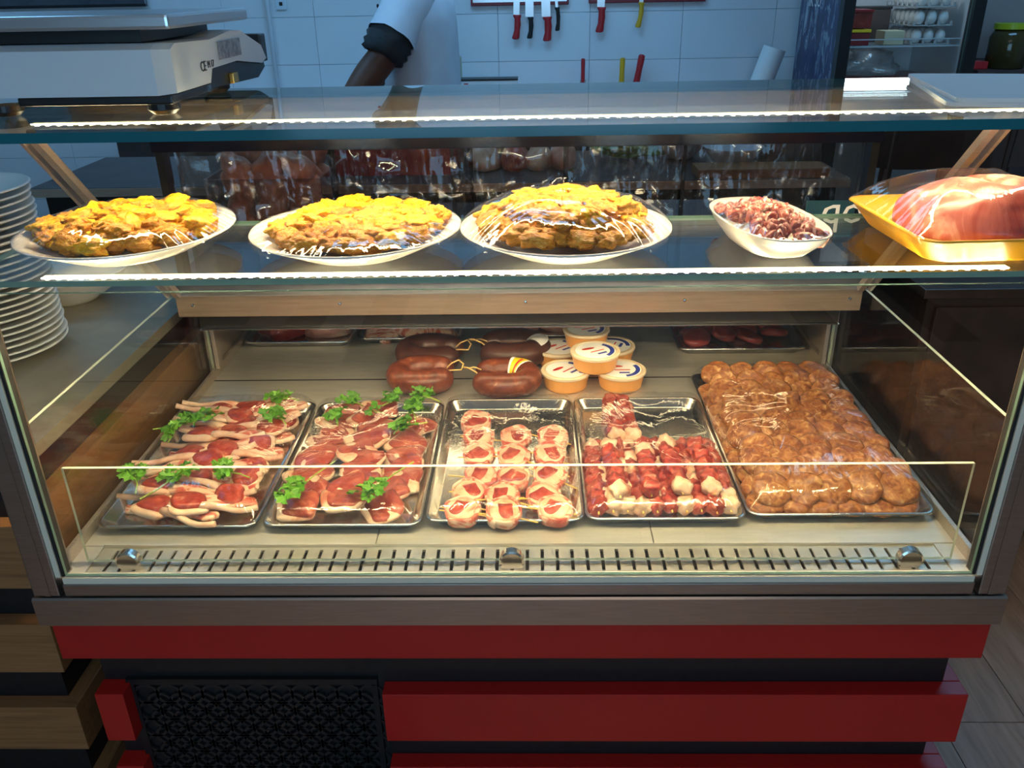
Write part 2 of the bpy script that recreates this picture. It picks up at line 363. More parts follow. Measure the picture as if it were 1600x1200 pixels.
# wall behind the viewer with a shop window
wf = struct(empty('wall_front', None, None, (0, Y0, 0)))
for b in ((X0, -1.3, Y0-0.1, Y0, 0, ZC), (1.3, X1, Y0-0.1, Y0, 0, ZC), (-1.3, 1.3, Y0-0.1, Y0, 0, 0.7), (-1.3, 1.3, Y0-0.1, Y0, 2.4, ZC)):
    box('wall_section', b, M['paint'], wf)
wi = struct(empty('window_1', None, None, (0, Y0, 0.7)))
for x in (-1.3, -0.02, 1.26): box('window_frame', (x, x+0.04, Y0-0.06, Y0+0.01, 0.7, 2.4), M['steel'], wi)
for z in (0.7, 2.36): box('window_frame', (-1.3, 1.3, Y0-0.06, Y0+0.01, z, z+0.04), M['steel'], wi)
for x in (-1.26, 0.02): box('frosted_pane', (x, x+1.24, Y0-0.05, Y0-0.04, 0.74, 2.36), M['window'], wi)
for nm, lab, x, y, hx, hy, mt in (('ceiling_light', 'cool white square panel light above the back bench', -0.2, 2.25, 0.6, 0.3, 'lamp_back'),
                              ('ceiling_light', 'cool white square panel light above the fridge', 1.9, 1.9, 0.5, 0.3, 'lamp_back'),
                              ('ceiling_light', 'cool white square panel light above the wooden counter', -2.1, 1.7, 0.5, 0.3, 'lamp_back'),
                              ('ceiling_light', 'warm white panel light above the shop floor', 0.2, -1.9, 0.8, 0.4, 'lamp_shop')):
    e = empty(nm, lab, 'ceiling light', (x, y, ZC-0.05))
    fr = boxm(-hx-0.02, hx+0.02, -hy-0.02, hy+0.02, 0, 0.05); mk('frame', fr, M['scale_white'], e)
    mk('diffuser', boxm(-hx, hx, -hy, hy, -0.006, 0.0), M[mt], e)
# ------------------------------------------------------------------ display case
case = empty('display_case', 'stainless steel refrigerated meat display case with red and black striped base', 'display case', (0, 0.6, 0))
P = lambda n, b, mt, bev=0.0: box(n, b, M[mt], case, bev)
P('base_body', (-0.725, 0.735, 0.055, 1.40, 0.0, 0.60), 'black')
P('base_body', (-0.24, 0.735, 0.050, 0.0549, 0.0, 0.545), 'black')
# red bands
def band(z0, z1, xl):
    P('red_panel', (xl, 0.765, 0.018, 0.0495, z0, z1), 'red_panel', 0.0015)
    P('red_panel', (0.7355, 0.765, 0.0497, 1.38, z0, z1), 'red_panel', 0.0015)
P('red_panel', (-0.763, 0.768, 0.018, 0.0495, 0.459, 0.5455), 'red_panel', 0.0015)
P('red_panel', (0.7355, 0.768, 0.0497, 1.38, 0.459, 0.5455), 'red_panel', 0.0015)
band(0.268, 0.378, -0.229); band(0.09, 0.203, -0.229)
P('red_panel', (-0.728, -0.678, 0.018, 0.0549, 0.268, 0.378), 'red_panel', 0.0015)
P('red_panel', (-0.728, -0.678, 0.018, 0.0549, 0.09, 0.203), 'red_panel', 0.0015)
# vent grille of overlapping rings
bm = bmesh.new()
sx = 0.040
for i in range(11):
    for j in range(8):
        for half in (0, 1):
            cx = -0.655+sx*i+half*sx*0.5; cz = 0.348-sx*j-half*sx*0.5
            if cx > -0.255 or cz < 0.03: continue
            ro, ri, n = 0.0235, 0.0180, 20; vv = []
            for k in range(n):
                a = 2*PI*k/n
                for rr, yy in ((ro, 0.048), (ri, 0.048), (ro, 0.0535), (ri, 0.0535)):
                    vv.append(bm.verts.new((cx+rr*math.cos(a), yy+half*0.0008, cz+rr*math.sin(a))))
            for k in range(n):
                a, b = 4*k, 4*((k+1) % n)
                bm.faces.new((vv[a], vv[b], vv[b+1], vv[a+1])); bm.faces.new((vv[a], vv[a+2], vv[b+2], vv[b])); bm.faces.new((vv[a+1], vv[b+1], vv[b+3], vv[a+3]))
M['grille_black'] = plain('grille_black_plastic', (0.014, 0.014, 0.015), 0.42)
mk('vent_grille', bm_mesh(bm), M['grille_black'], case, world=True)
for b in ((-0.685, -0.672, 0.046, 0.0549, 0.02, 0.385), (-0.672, -0.242, 0.046, 0.0549, 0.372, 0.385), (-0.252, -0.242, 0.044, 0.0549, 0.02, 0.372)):
    P('grille_frame', b, 'black')
# ledge
lp = [(0, 0.546), (0, 0.597), (0.003, 0.600), (0.010, 0.5985), (0.06, 0.6005), (0.06, 0.546)]
lv = [(-0.77, y, z) for y, z in lp]+[(0.77, y, z) for y, z in lp]; k = len(lp)
lm = frompy(lv, [tuple(range(k)), tuple(range(2*k-1, k-1, -1))]+[(i, k+i, k+(i+1) % k, (i+1) % k) for i in range(k)])
mk('front_ledge', lm, M['ledge'], case, world=True)
P('bottom_rail', (-0.717, 0.717, 0.006, 0.030, 0.6008, 0.6235), 'ledge', 0.002)
P('light_gasket', (-0.715, 0.715, 0.008, 0.022, 0.624, 0.635), 'gasket')
for s in (-1, 1):
    a, b = sorted((s*0.7255, s*0.768)); P('front_post', (a, b, 0.006, 0.055, 0.6008, 1.108), 'ledge', 0.002)
    a, b = sorted((s*0.740, s*0.748)); P('post_groove', (a, b, 0.0045, 0.0059, 0.602, 1.10), 'ledge')
    a, b = sorted((s*0.7165, s*0.7250)); P('light_gasket', (a, b, 0.008, 0.026, 0.637, 1.10), 'gasket')
    a, b = sorted((s*0.7115, s*0.716)); P('post_seal', (a, b, 0.010, 0.030, 0.637, 1.10), 'dark')
pane('front_glass', (-0.711, 0.711, 0.012, 0.018, 0.637, 1.108), M['glass'], M['edge_green'], case, 1)
pane('low_glass', (-0.706, 0.708, 0.068, 0.074, 0.622, 0.801), M['glass_low'], M['edge_pale'], case, 1)
for x in (-0.631, -0.003, 0.636):
    cl = mk('glass_clip', lathe([(0.004, 0), (0.020, 0), (0.020, 0.012), (0.017, 0.014), (0.004, 0.014)], 28), M['alu'], case, (x, -0.6+0.066, 0.630), (R(90), 0, 0), smooth=False)
# deck
for x0, x1 in ((-0.735, -0.236), (-0.2345, 0.2345), (0.236, 0.735)):
    P('deck_panel', (x0, x1, 0.116, 0.776, 0.605, 0.620), 'deck', 0.001)
for x0, x1 in ((-0.735, -0.001), (0.001, 0.735)):
    P('deck_panel', (x0, x1, 0.780, 1.39, 0.605, 0.620), 'deck', 0.001)
P('deck_seam', (-0.735, 0.735, 0.7755, 0.7805, 0.605, 0.6203), 'dark')
bm = bmesh.new()
box_into(bm, -0.70, 0.70, 0.036, 0.050, 0.612, 0.616); box_into(bm, -0.70, 0.70, 0.106, 0.113, 0.612, 0.616)
xs = -0.675; ns = 55; st = 0.0248
box_into(bm, -0.70, xs, 0.050, 0.106, 0.612, 0.616)
for i in range(ns):
    a = xs+0.0056+i*st; b = xs+(i+1)*st if i < ns-1 else 0.70
    box_into(bm, a, b, 0.050, 0.106, 0.612, 0.616)
mk('air_grille', bm_mesh(bm), M['grille_steel'], case, world=True)
P('grille_well', (-0.735, 0.735, 0.031, 0.115, 0.6012, 0.604), 'dark')
P('deck_lip', (-0.70, 0.70, 0.1132, 0.1158, 0.612, 0.6206), 'grille_steel')
for s in (-1, 1):
    a, b = sorted((s*0.701, s*0.735)); P('deck_edge', (a, b, 0.031, 0.1155, 0.606, 0.618), 'deck')
    a, b = sorted((s*0.7352, s*0.744)); P('side_rail', (a, b, 0.058, 1.39, 0.606, 0.640), 'steel', 0.001)
    a, b = sorted((s*0.746, s*0.752)); pane('side_glass', (a, b, 0.058, 0.82, 0.606, 0.872), M['glass'], M['edge_pale'], case, 0)
    a, b = sorted((s*0.725, s*0.7345)); P('rear_post', (a, b, 0.80, 0.826, 0.641, 0.830), 'steel', 0.001)
    a, b = sorted((s*0.7455, s*0.76)); P('side_wall', (a, b, 0.825, 1.40, 0.606, 0.878), 'steel')
# rear beam, duct, worktop
M['beam'] = noisy('beam_reflection_steel', [(0.3, (0.50, 0.37, 0.26)), (0.7, (0.60, 0.45, 0.32))], scale=30, sc=(0.3, 5, 5), rough=0.33, metal=0.8, bump=0.04, bscale=60, rnd=False)  # brown tint paints the reflection of warm surroundings into the steel
be = P('rear_beam', (-0.735, 0.735, 0.654, 0.668, 0.831, 0.882), 'beam', 0.0015)
rv = lathe([(0.0005, 0.0025), (0.003, 0.002), (0.0045, 0.0)], 12)
for x in (-0.70, -0.38, 0.02, 0.36, 0.71): mk('rivet', rv, M['chrome'], be, (x, 0.654, 0.858), (R(90), 0, 0))
P('beam_cap', (-0.74, 0.74, 0.640, 0.668, 0.8825, 0.8845), 'steel')
M['duct'] = plain('duct_shadow_steel', (0.03, 0.027, 0.024), 0.4, 0.5)  # near-black tone puts the shadow below the beam into the duct's colour
du = P('air_duct', (-0.70, 0.70, 0.674, 0.69, 0.797, 0.8305), 'duct')
hm = boxm(-0.004, 0.004, -0.0006, 0.0, -0.0018, 0.0018)
for i in range(56): mk('duct_hole', hm, M['dark'], du, (-0.66+i*0.024, 0.6738, 0.823))
P('duct_lip', (-0.70, 0.70, 0.664, 0.690, 0.7955, 0.7965), 'chrome')
P('rear_worktop', (-0.76, 0.76, 0.669, 1.40, 0.8848, 0.900), 'worktop', 0.001)
P('rear_wall', (-0.7445, 0.7445, 1.391, 1.40, 0.606, 0.884), 'worktop')
# slanted brackets
for s in (-1, 1):
    for x, wd in ((0.722, 0.006), (0.742, 0.003)):
        a = s*x
        d = Vector((0, 0.22-0.64, 1.305-0.886)).normalized(); nrm = Vector((0, d.z, -d.y))*0.007
        A = Vector((0, 0.64, 0.886)); B = Vector((0, 0.225, 1.300))
        q = [A+nrm, A-nrm, B-nrm, B+nrm]; v = [Vector((a-wd, 0, 0))+p for p in q]+[Vector((a+wd, 0, 0))+p for p in q]
        mk('slanted_bracket', frompy(v, [(3, 2, 1, 0), (4, 5, 6, 7), (0, 1, 5, 4), (1, 2, 6, 5), (2, 3, 7, 6), (3, 0, 4, 7)]), M['steel'], case, world=True)
pane('shelf_glass', (-0.765, 0.765, 0.030, 0.345, 1.1115, 1.1195), M['glass_top'], M['edge_green'], case, 2)
pane('top_glass', (-0.775, 0.775, 0.0, 0.480, 1.3065, 1.319), M['glass_top'], M['edge_teal'], case, 2)
M['beige_rail'] = plain('beige_rail', (0.50, 0.38, 0.25), 0.45)
P('top_rear_rail', (-0.76, 0.76, 0.440, 0.476, 1.284, 1.3062), 'beige_rail', 0.001)
P('top_rail_lower', (-0.76, 0.76, 0.446, 0.476, 1.262, 1.2838), 'steel', 0.001)
P('door_header', (-0.73, 0.73, 0.665, 0.72, 1.180, 1.206), 'rail_dark', 0.001)
P('door_header_cap', (-0.73, 0.73, 0.665, 0.72, 1.2065, 1.245), 'steel', 0.001)
for s in (-1, 1):
    a, b = sorted((s*0.715, s*0.73)); P('door_jamb', (a, b, 0.68, 0.715, 0.9005, 1.1795), 'duct')
for xa, xb, y in ((-0.69, -0.365, 0.684), (-0.38, -0.085, 0.696), (-0.13, 0.11, 0.684), (0.10, 0.35, 0.696), (0.34, 0.705, 0.684)):
    dr = box('sliding_door', (xa, xb, y, y+0.004, 0.902, 1.179), M['acrylic'], case)
    for x in (xa, xb-0.007):
        mk('door_profile', boxm(x, x+0.007, y-0.002, y+0.006, 0.902, 1.179), M['clearbox'], dr)
# LED tapes
def ledtape(nm, x0, x1, y, z, mat, n):
    t = P(nm, (x0, x1, y-0.006, y+0.006, z-0.0018, z), 'gasket')
    t.data.materials.clear(); t.data.materials.append(M[mat]); t.data.materials.append(M['led_back'])
    for p in t.data.polygons: p.material_index = 1 if p.normal.z > 0.5 else 0   # the tape's carrier side only glows faintly
    ch = boxm(-0.0025, 0.0025, -0.0025, 0.0025, -0.0012, 0.0)
    for i in range(n):
        mk('led_chip', ch, M[mat], t, (x0+(i+0.5)*(x1-x0)/n, y-0.004, z-0.0019))
ledtape('led_tape', -0.68, 0.755, 0.185, 1.3055, 'led', 90)
ledtape('led_tape', -0.66, 0.69, 0.080, 1.1105, 'led2', 84)
M['led_added'] = emit('led_added_fill', LED_COL, 22.0)
ledtape('led_tape', -0.62, 0.62, 0.682, 0.7952, 'led_added', 60)  # added faint strip, out of view under the duct, to brighten the rear trays
# tiny raised lettering on the ledge (worn, only strokes remain)
# ------------------------------------------------------------------ wooden counter beside the case
ctr = empty('wooden_counter', 'neighbouring service counter with oak slats over a black body', 'counter', (-1.4, 0.6, 0))
box('counter_body', (-2.3, -0.835, 0.10, 1.55, 0.0, 0.765), M['black'], ctr)
for z0, z1 in ((0.0, 0.10), (0.187, 0.293), (0.378, 0.487), (0.565, 0.690)):
    box('oak_slat', (-2.3, -0.806, 0.070, 0.0995, z0, z1), M['wood_x'], ctr, 0.001)
    box('oak_slat', (-0.8345, -0.806, 0.0997, 1.55, z0, z1), M['wood_y'], ctr, 0.001)
M['counter_steel'] = noisy('counter_steel', [(0.3, (0.30, 0.27, 0.21)), (0.7, (0.38, 0.34, 0.27))], scale=12, rough=0.35, metal=0.4, rnd=False)
box('countertop', (-2.3, -0.802, 0.066, 1.56, 0.7655, 0.790), M['counter_steel'], ctr, 0.001)
# plates
prof = [(0.004, 0.0), (0.078, 0.0), (0.082, 0.003), (0.105, 0.010), (0.132, 0.0195), (0.135, 0.0205), (0.1355, 0.0225), (0.131, 0.0235), (0.104, 0.0145), (0.080, 0.0075), (0.004, 0.0065)]
plm = lathe(prof, 48)
pj = random.Random(5)
PORD = ['topmost of']+[w_+' from the top of' for w_ in 'second third fourth fifth sixth seventh eighth ninth tenth eleventh twelfth thirteenth fourteenth fifteenth sixteenth seventeenth eighteenth nineteenth twentieth twenty-first twenty-second twenty-third twenty-fourth'.split()]+['lowest of']
for i in range(25):
    o = mk('dinner_plate', plm, M['plate_grey'], None, (-1.107+pj.uniform(-.002, .002), 0.565+pj.uniform(-.002, .002), 0.7902+i*0.0134), (0, 0, pj.random()*6), smooth=True); o.scale = (1.11, 1.11, 1.1)
    tag(o, 'white dinner plate, %s the tall stack on the wooden counter' % PORD[24-i], 'plate', 'stacked dinner plates')
bw = mk('serving_bowl', lathe([(0.004, 0), (0.06, 0), (0.065, 0.006), (0.11, 0.035), (0.14, 0.072), (0.143, 0.074), (0.139, 0.077), (0.107, 0.040), (0.06, 0.010), (0.004, 0.009)], 48), M['white_ceramic'], None, (-1.10, 0.90, 0.7902), smooth=True)
tag(bw, 'large white serving bowl standing behind the stacked dinner plates', 'bowl')

# ------------------------------------------------------------------ trays and meat on the deck
DZ = 0.6205
def tray_mesh(hx, hy, d=0.02, r=0.022):
    L = lambda i, z, rr: [(x, y, z) for x, y in rrect(hx-i, hy-i, max(rr, 0.004))]
    me = loft([L(0.016, 0, r), L(0.008, d-0.004, r), L(0.001, d-0.004, r), L(0, d-0.002, r), L(0.002, d, r), L(0.006, d-0.001, r), L(0.018, 0.004, r), L(0.022, 0.003, r)])
    for p in me.polygons: p.use_smooth = len(p.vertices) == 4
    return me
def film_mesh(hx, hy, z0, H, seed, r=0.022, p=3.0, over=0.001, wr=0.0016, loop=None, rings=18, k=14):
    base = loop or rrect(hx+over, hy+over, r, k)
    # resample long edges
    pts = []
    for i in range(len(base)):
        a = Vector(base[i]).to_2d() if hasattr(Vector(base[i]), 'to_2d') else Vector(base[i]); b = Vector(base[(i+1) % len(base)])
        a = Vector((a[0], a[1])); b = Vector((b[0], b[1])); d = (b-a).length; s = max(1, int(d/0.004))
        for j in range(s): pts.append(a+(b-a)*j/s)
    loops = []
    drop = [(p_[0]*1.0, p_[1]*1.0, z0-0.010+0.003*noise.noise(Vector((p_[0]*30, p_[1]*30, seed)))) for p_ in pts]
    loops.append(drop)
    for q in range(rings):
        t = 1-(q/rings)**1.7
        l = []
        for i, p_ in enumerate(pts):
            x, y = p_[0]*t, p_[1]*t
            fold = noise.noise(Vector((p_[0]*110, p_[1]*110, seed+t*0.5)))*wr*1.6*(t**3)*(1 if q else 0.3)
            und = noise.noise(Vector((x*18, y*18, seed*1.7)))*H*0.22*(1-t**4)
            l.append((x, y, z0+H*(1-t**p)+fold+und))
        loops.append(l)
    me = loft(loops, False, True)
    for pl in me.polygons: pl.use_smooth = True
    return me
def tray(xc, yc, hx, hy, label, d=0.02):
    o = mk('metal_tray', tray_mesh(hx, hy, d), M['alu'], None, (xc, yc, DZ))
    return tag(o, label, 'tray')
def film(xc, yc, hx, hy, z, H, seed, label, p=3.0, r=0.022):
    o = mk('cling_film', film_mesh(hx, hy, 0.0, H, seed, r, p), M['film'], None, (xc, yc, z))
    return tag(o, label, 'cling film')
TZ = DZ+0.020
T = [(-0.586, 0.382, 0.141, 0.240), (-0.299, 0.380, 0.139, 0.236), (-0.017, 0.392, 0.139, 0.236), (0.262, 0.395, 0.139, 0.236), (0.5665, 0.462, 0.163, 0.292)]
tl = ['aluminium tray of lamb chops with parsley', 'aluminium tray of sliced boneless lamb steaks with parsley', 'aluminium tray of rolled lamb rounds pinned with sticks', 'aluminium tray of lamb skewers, half empty', 'large aluminium tray of flat brown meat patties']
for a, l in zip(T, tl): tray(*a, l)
# --- tray 1 : lamb chops
def chop_proto(seed):
    rn = random.Random(seed)
    e = empty('lamb_chop', 'raw lamb rib chop with a long bone and cream fat in the chop tray', 'lamb chop', (0, 0, 0), 'lamb chops on the tray')
    a, b, ph = 0.032+rn.uniform(-.003, .004), 0.024+rn.uniform(-.003, .003), rn.random()*6
    rad = lambda t: (a*math.cos(t)*(1+0.12*math.sin(2*t+ph)), b*math.sin(t)*(1+0.12*math.cos(3*t+ph)))
    mk('eye_meat', slab(rad, 0.016, 26, seed), M['meat'], e, (0, 0, 0.002))
    # fat crescent
    def fatr(t):
        x, y = rad(t); s = 1.16+0.16*max(0, math.sin(t+0.4)); return x*s-0.002, y*s+0.002
    mk('fat_rim', slab(fatr, 0.0125, 26, seed+9, 0.25), M['fat'], e)
    L = 0.10+rn.uniform(-.01, .02); bend = rn.uniform(0.006, 0.02)
    pts = [(-0.02-L*i/7, 0.012+bend*math.sin(i/7*2.2), 0.009+0.004*math.sin(i)) for i in range(8)]
    mk('rib_bone', tube(pts, [0.0085, 0.0075, 0.0062, 0.0055, 0.0055, 0.005, 0.0052, 0.0055], 8), M['bone'], e, smooth=True)
    # flap of belly meat along the bone
    lv = []
    flap = lambda t: (-0.062+0.050*math.cos(t)+0.004*math.sin(5*t+ph), -0.004+0.016*math.sin(t)*(1+0.3*math.sin(3*t+ph)))
    o = slab(lambda t: (0.052*math.cos(t)+0.003*math.sin(5*t+ph), 0.017*math.sin(t)*(1+0.3*math.sin(3*t+ph))), 0.010, 26, seed+4, 0.4)
    mk('flank_flap', o, M['marble'], e, (-0.062, -0.006, 0.001))
    return e
protos = [chop_proto(11+i) for i in range(4)]
rn = random.Random(21); first = [True]*4
def place(proto, i, loc, rot, sc=1.0):
    if first[i]: o = proto; first[i] = False; o.location = loc; o.rotation_euler = rot
    else: o = clone(proto, loc, rot)
    o.scale = (sc, sc, sc); return o
k = 0
for r_ in range(14):
    y = 0.186+r_*0.0305
    for c in range(2):
        i = k % 4; k += 1
        flip = (r_+c) % 2
        x = -0.645 if c == 0 else -0.535
        rz = (PI if (c == 0 and not flip) else 0)+rn.uniform(-.3, .3)
        if c == 0: x += 0.005 if not flip else 0.055
        else: x += 0.03 if not flip else 0.0
        if c == 1 and flip: rz = PI+rn.uniform(-.3, .3); x = -0.575
        place(protos[i], i, (x+rn.uniform(-.01, .01), y+rn.uniform(-.006, .006), DZ+0.014+0.008*(k % 3)), (R(6+rn.uniform(-9, 9)), R(rn.uniform(-8, 8)), rz), 1.04)
# --- parsley
def leaf_mesh(seed):
    rn_ = random.Random(seed); v = [(0, 0, 0)]; n = 15
    for i in range(n+1):
        t = -2.2+4.4*i/n; rr = 0.0125*(0.62+0.38*abs(math.cos(t*1.65)))*(1+0.14*(-1)**i)
        v.append((rr*math.sin(t), 0.004+rr*math.cos(t), 0.0022*math.sin(t*3)+0.0015*math.cos(t*5)))
    return frompy(v, [(0, i, i+1) for i in range(1, n+1)])
LV = [leaf_mesh(i) for i in range(2)]
def sprig(x, y, z, rz, L, nl, label, seed, spread=0.017, stem=True, group=None):
    rn_ = random.Random(seed)
    e = empty('parsley_sprig', label, 'parsley', (x, y, z), group, rz)
    mk('stem', tube([(0, -L*0.55, 0.002), (0.003, -L*0.2, 0.003), (-0.002, L*0.1, 0.005), (0.002, L*0.35, 0.006)], 0.0014, 6), M['parsley_stem'], e)
    for i in range(nl):
        t = i/max(1, nl-1); cy = L*(0.0+0.40*t)+rn_.uniform(-.008, .008)
        cx = rn_.uniform(-1, 1)*spread
        mk('leaf', LV[i % 2], M['parsley'], e, (cx, cy, 0.006+rn_.uniform(0, 0.010)), (R(rn_.uniform(-25, 45)), R(rn_.uniform(-30, 30)), rn_.uniform(-2.6, 2.6)))
    return e
G1 = 'parsley on the chops'; Lb = 'green parsley sprig scattered on the lamb chops'
for i, (x, y, rz, L, nl) in enumerate(((-0.685, 0.235, 0.4, 0.09, 14), (-0.622, 0.225, -0.5, 0.11, 14), (-0.515, 0.255, 1.2, 0.07, 20), (-0.685, 0.445, -1.2, 0.09, 16), (-0.645, 0.475, -1.5, 0.06, 8), (-0.49, 0.47, 0.8, 0.06, 16), (-0.50, 0.56, 1.4, 0.06, 12), (-0.685, 0.40, 0.2, 0.05, 9))):
    sprig(x, y, TZ+0.034, rz, L, nl, Lb, 40+i, group=G1)
G2 = 'parsley on the steaks'; Lb = 'green parsley sprig lying on the sliced lamb steaks'
for i, (x, y, rz, L, nl) in enumerate(((-0.375, 0.225, 2.7, 0.16, 18), (-0.235, 0.225, 2.6, 0.16, 18), (-0.37, 0.47, 0.3, 0.05, 14), (-0.345, 0.545, 1.0, 0.04, 10), (-0.27, 0.555, -.6, 0.05, 14), (-0.215, 0.50, 0.2, 0.10, 20), (-0.215, 0.44, 2.0, 0.07, 14), (-0.195, 0.57, 1.0, 0.07, 16), (-0.29, 0.50, 1.4, 0.03, 5))):
    sprig(x, y, TZ+0.030, rz, L, nl, Lb, 60+i, group=G2)
# --- tray 2 : steaks
def steak_proto(seed):
    rn_ = random.Random(seed)
    e = empty('lamb_steak', 'thin boneless lamb steak with a cream fat edge in the sliced steak tray', 'lamb steak', (0, 0, 0), 'lamb steaks on the tray')
    a, b = rn_.uniform(0.036, 0.046), rn_.uniform(0.027, 0.036); p1, p2 = rn_.random()*6, rn_.random()*6
    rad = lambda t: (a*math.cos(t)*(1+0.18*math.sin(2*t+p1)+0.10*math.sin(3*t+p2)), b*math.sin(t)*(1+0.18*math.cos(2*t+p2)+0.08*math.sin(4*t+p1)))
    mk('steak_meat', slab(rad, 0.012, 30, seed, 0.2), M['meat_smooth'], e, (0, 0, 0.0015))
    def fr(t):
        x, y = rad(t); s = 1.0+0.30*max(0, math.sin(t+3.7)); return x*s, y*s-0.001
    mk('fat_edge', slab(fr, 0.011, 30, seed+3, 0.25), M['fat'], e)
    return e
sp = [steak_proto(31+i) for i in range(5)]; first = [True]*5; k = 0
for r_ in range(9):
    for c in range(3):
        i = k % 5; k += 1
        x = -0.378+c*0.078+rn.uniform(-.012, .012); y = 0.205+r_*0.0440+rn.uniform(-.008, .008)
        if r_ == 8 and c == 2: continue
        place(sp[i], i, (x, y, DZ+0.012+0.008*((k*7) % 3)), (R(8+rn.uniform(-10, 10)), R(rn.uniform(-12, 12)), rn.uniform(-.9, .9)), 1.06)
# --- tray 3 : rolls
def roll_proto(seed):
    rn_ = random.Random(seed)
    e = empty('lamb_roll', 'rolled lamb round with red centre and cream fat spiral in the roll tray', 'lamb roll', (0, 0, 0), 'lamb rolls on the tray')
    R0 = 0.034; H = 0.023; ph = rn_.random()*6
    core = lambda t: (0.021*math.cos(t)*(1+0.3*math.sin(2*t+ph)), 0.019*math.sin(t)*(1+0.2*math.cos(3*t+ph)))
    mk('meat_core', slab(core, H*1.02, 26, seed, 0.03, 0.06), M['meat'], e, (rn_.uniform(-.004, .004), rn_.uniform(-.004, .004), 0))
    mk('fat_body', slab(lambda t: (0.0295*math.cos(t)*(1+0.05*math.sin(3*t+ph)), 0.0275*math.sin(t)), H*0.975, 26, seed+2, 0.02, 0.03), M['fat'], e)
    # outer wrap: spiral strip
    n = 44; lo = []
    for i in range(n+1):
        a = ph+i/n*2*PI*1.12; rr = R0-0.004*(1-i/n)+0.0012*math.sin(5*a); th = 0.0038
        c, s = math.cos(a), math.sin(a)
        hh = H*(0.97+0.06*math.sin(3*a+ph))
        lo.append([((rr-th)*c, (rr-th)*s*0.95, 0.0), (rr*c, rr*s*0.95, 0.001), (rr*c, rr*s*0.95, hh-0.001), ((rr-th)*c, (rr-th)*s*0.95, hh)])
    mk('outer_wrap', loft(lo), M['marble'], e, smooth=True)
    return e
rp = [roll_proto(51+i) for i in range(4)]; first = [True]*4
stick_m = tube([(-0.052, 0, 0), (0.052, 0, 0)], [0.0013, 0.0013], 6)
rolls = [(743, 654), (746, 678), (807, 677), (864, 676), (748, 704), (803, 706), (859, 703), (752, 737), (800, 740), (859, 735), (732, 762), (785, 768), (848, 768), (721, 797), (787, 799), (868, 795)]
RC = Vector((0.0305, -1.0534, 1.4734))
def onz(u, v_, z):
    d = fw+rt*((u-800)/1315.8)-up*((v_-600)/1315.8); return RC+d*((z-RC.z)/d.z)
for k, (u, v_) in enumerate(rolls):
    p = onz(u, v_, TZ+0.020); p.y += 0.008+(0.013 if k > 12 else 0.0); i = k % 4
    o = place(rp[i], i, (p.x, p.y, DZ+0.015), (R(17+rn.uniform(-4, 6)), R(rn.uniform(-6, 6)), rn.uniform(-.3, .3)), 0.97 if k else 1.0)
    if k in (1, 3, 4, 6, 9, 10, 12, 13, 14, 15):
        s = mk('cocktail_stick', stick_m, M['stick'], o, (0.012*(1 if k % 3 else -1), -0.006, 0.015), (0, R(6), -o.rotation_euler.z+rn.uniform(-.25, .25)))
# --- tray 4 : skewers
CUBES = []
for i in range(5):
    bm = bmesh.new(); bmesh.ops.create_cube(bm, size=1.0); bmesh.ops.subdivide_edges(bm, edges=bm.edges[:], cuts=4, use_grid_fill=True)
    for v in bm.verts:
        p = v.co.copy(); q = p.normalized()*0.62; p = p.lerp(q, 0.62); p *= 1+0.42*noise.noise(p*2.6+Vector((i*5, 0, 0)))
        v.co = Vector((p.x*0.0285, p.y*0.0285, p.z*0.025))
    me = bm_mesh(bm); me.materials.append(M['meat'])
    for pl in me.polygons: pl.use_smooth = True
    CUBES.append(me)
CUBES_F = []
for me in CUBES:
    c = me.copy(); c.materials.clear(); c.materials.append(M['fat']); CUBES_F.append(c)
def skewer(x, y0, n, label, seed, tilt=0.0, z=DZ+0.019, group=None):
    rn_ = random.Random(seed)
    e = empty('lamb_skewer', label, 'skewer', (x, y0, z), group, tilt)
    L = n*0.0255
    mk('stick', tube([(0, -0.008, 0), (0, L+0.016, 0.004)], 0.0015, 6), M['stick'], e)
    for i in range(n):
        fat = rn_.random() < (0.42 if i == 0 else 0.26); j = rn_.randrange(5)
        mk('fat_cube' if fat else 'meat_cube', (CUBES_F if fat else CUBES)[j], None, e, (rn_.uniform(-.002, .002), 0.013+i*0.0255, 0.002+rn_.uniform(-.001, .003)), (rn_.uniform(-.3, .3), rn_.uniform(-.8, .8), rn_.uniform(-.3, .3)))
    return e
for i in range(10):
    skewer(0.147+i*0.0256, 0.186+rn.uniform(-.004, .004), 9, 'long lamb skewer in the tight front row of the half-empty skewer tray', 70+i, rn.uniform(-.03, .03), group='skewers in the front row')
for i in range(4):
    skewer(0.185+i*0.055, 0.20+rn.uniform(-.004, .01), 7, 'lamb skewer lying on top of the tight row of skewers', 85+i, rn.uniform(-.06, .06), DZ+0.042, 'skewers lying on top')
for i in range(2):
    skewer(0.207+i*0.028, 0.438, 7, 'short lamb skewer of the pair lying apart in the empty half of the tray', 90+i, 0.03, group='pair of skewers lying apart')
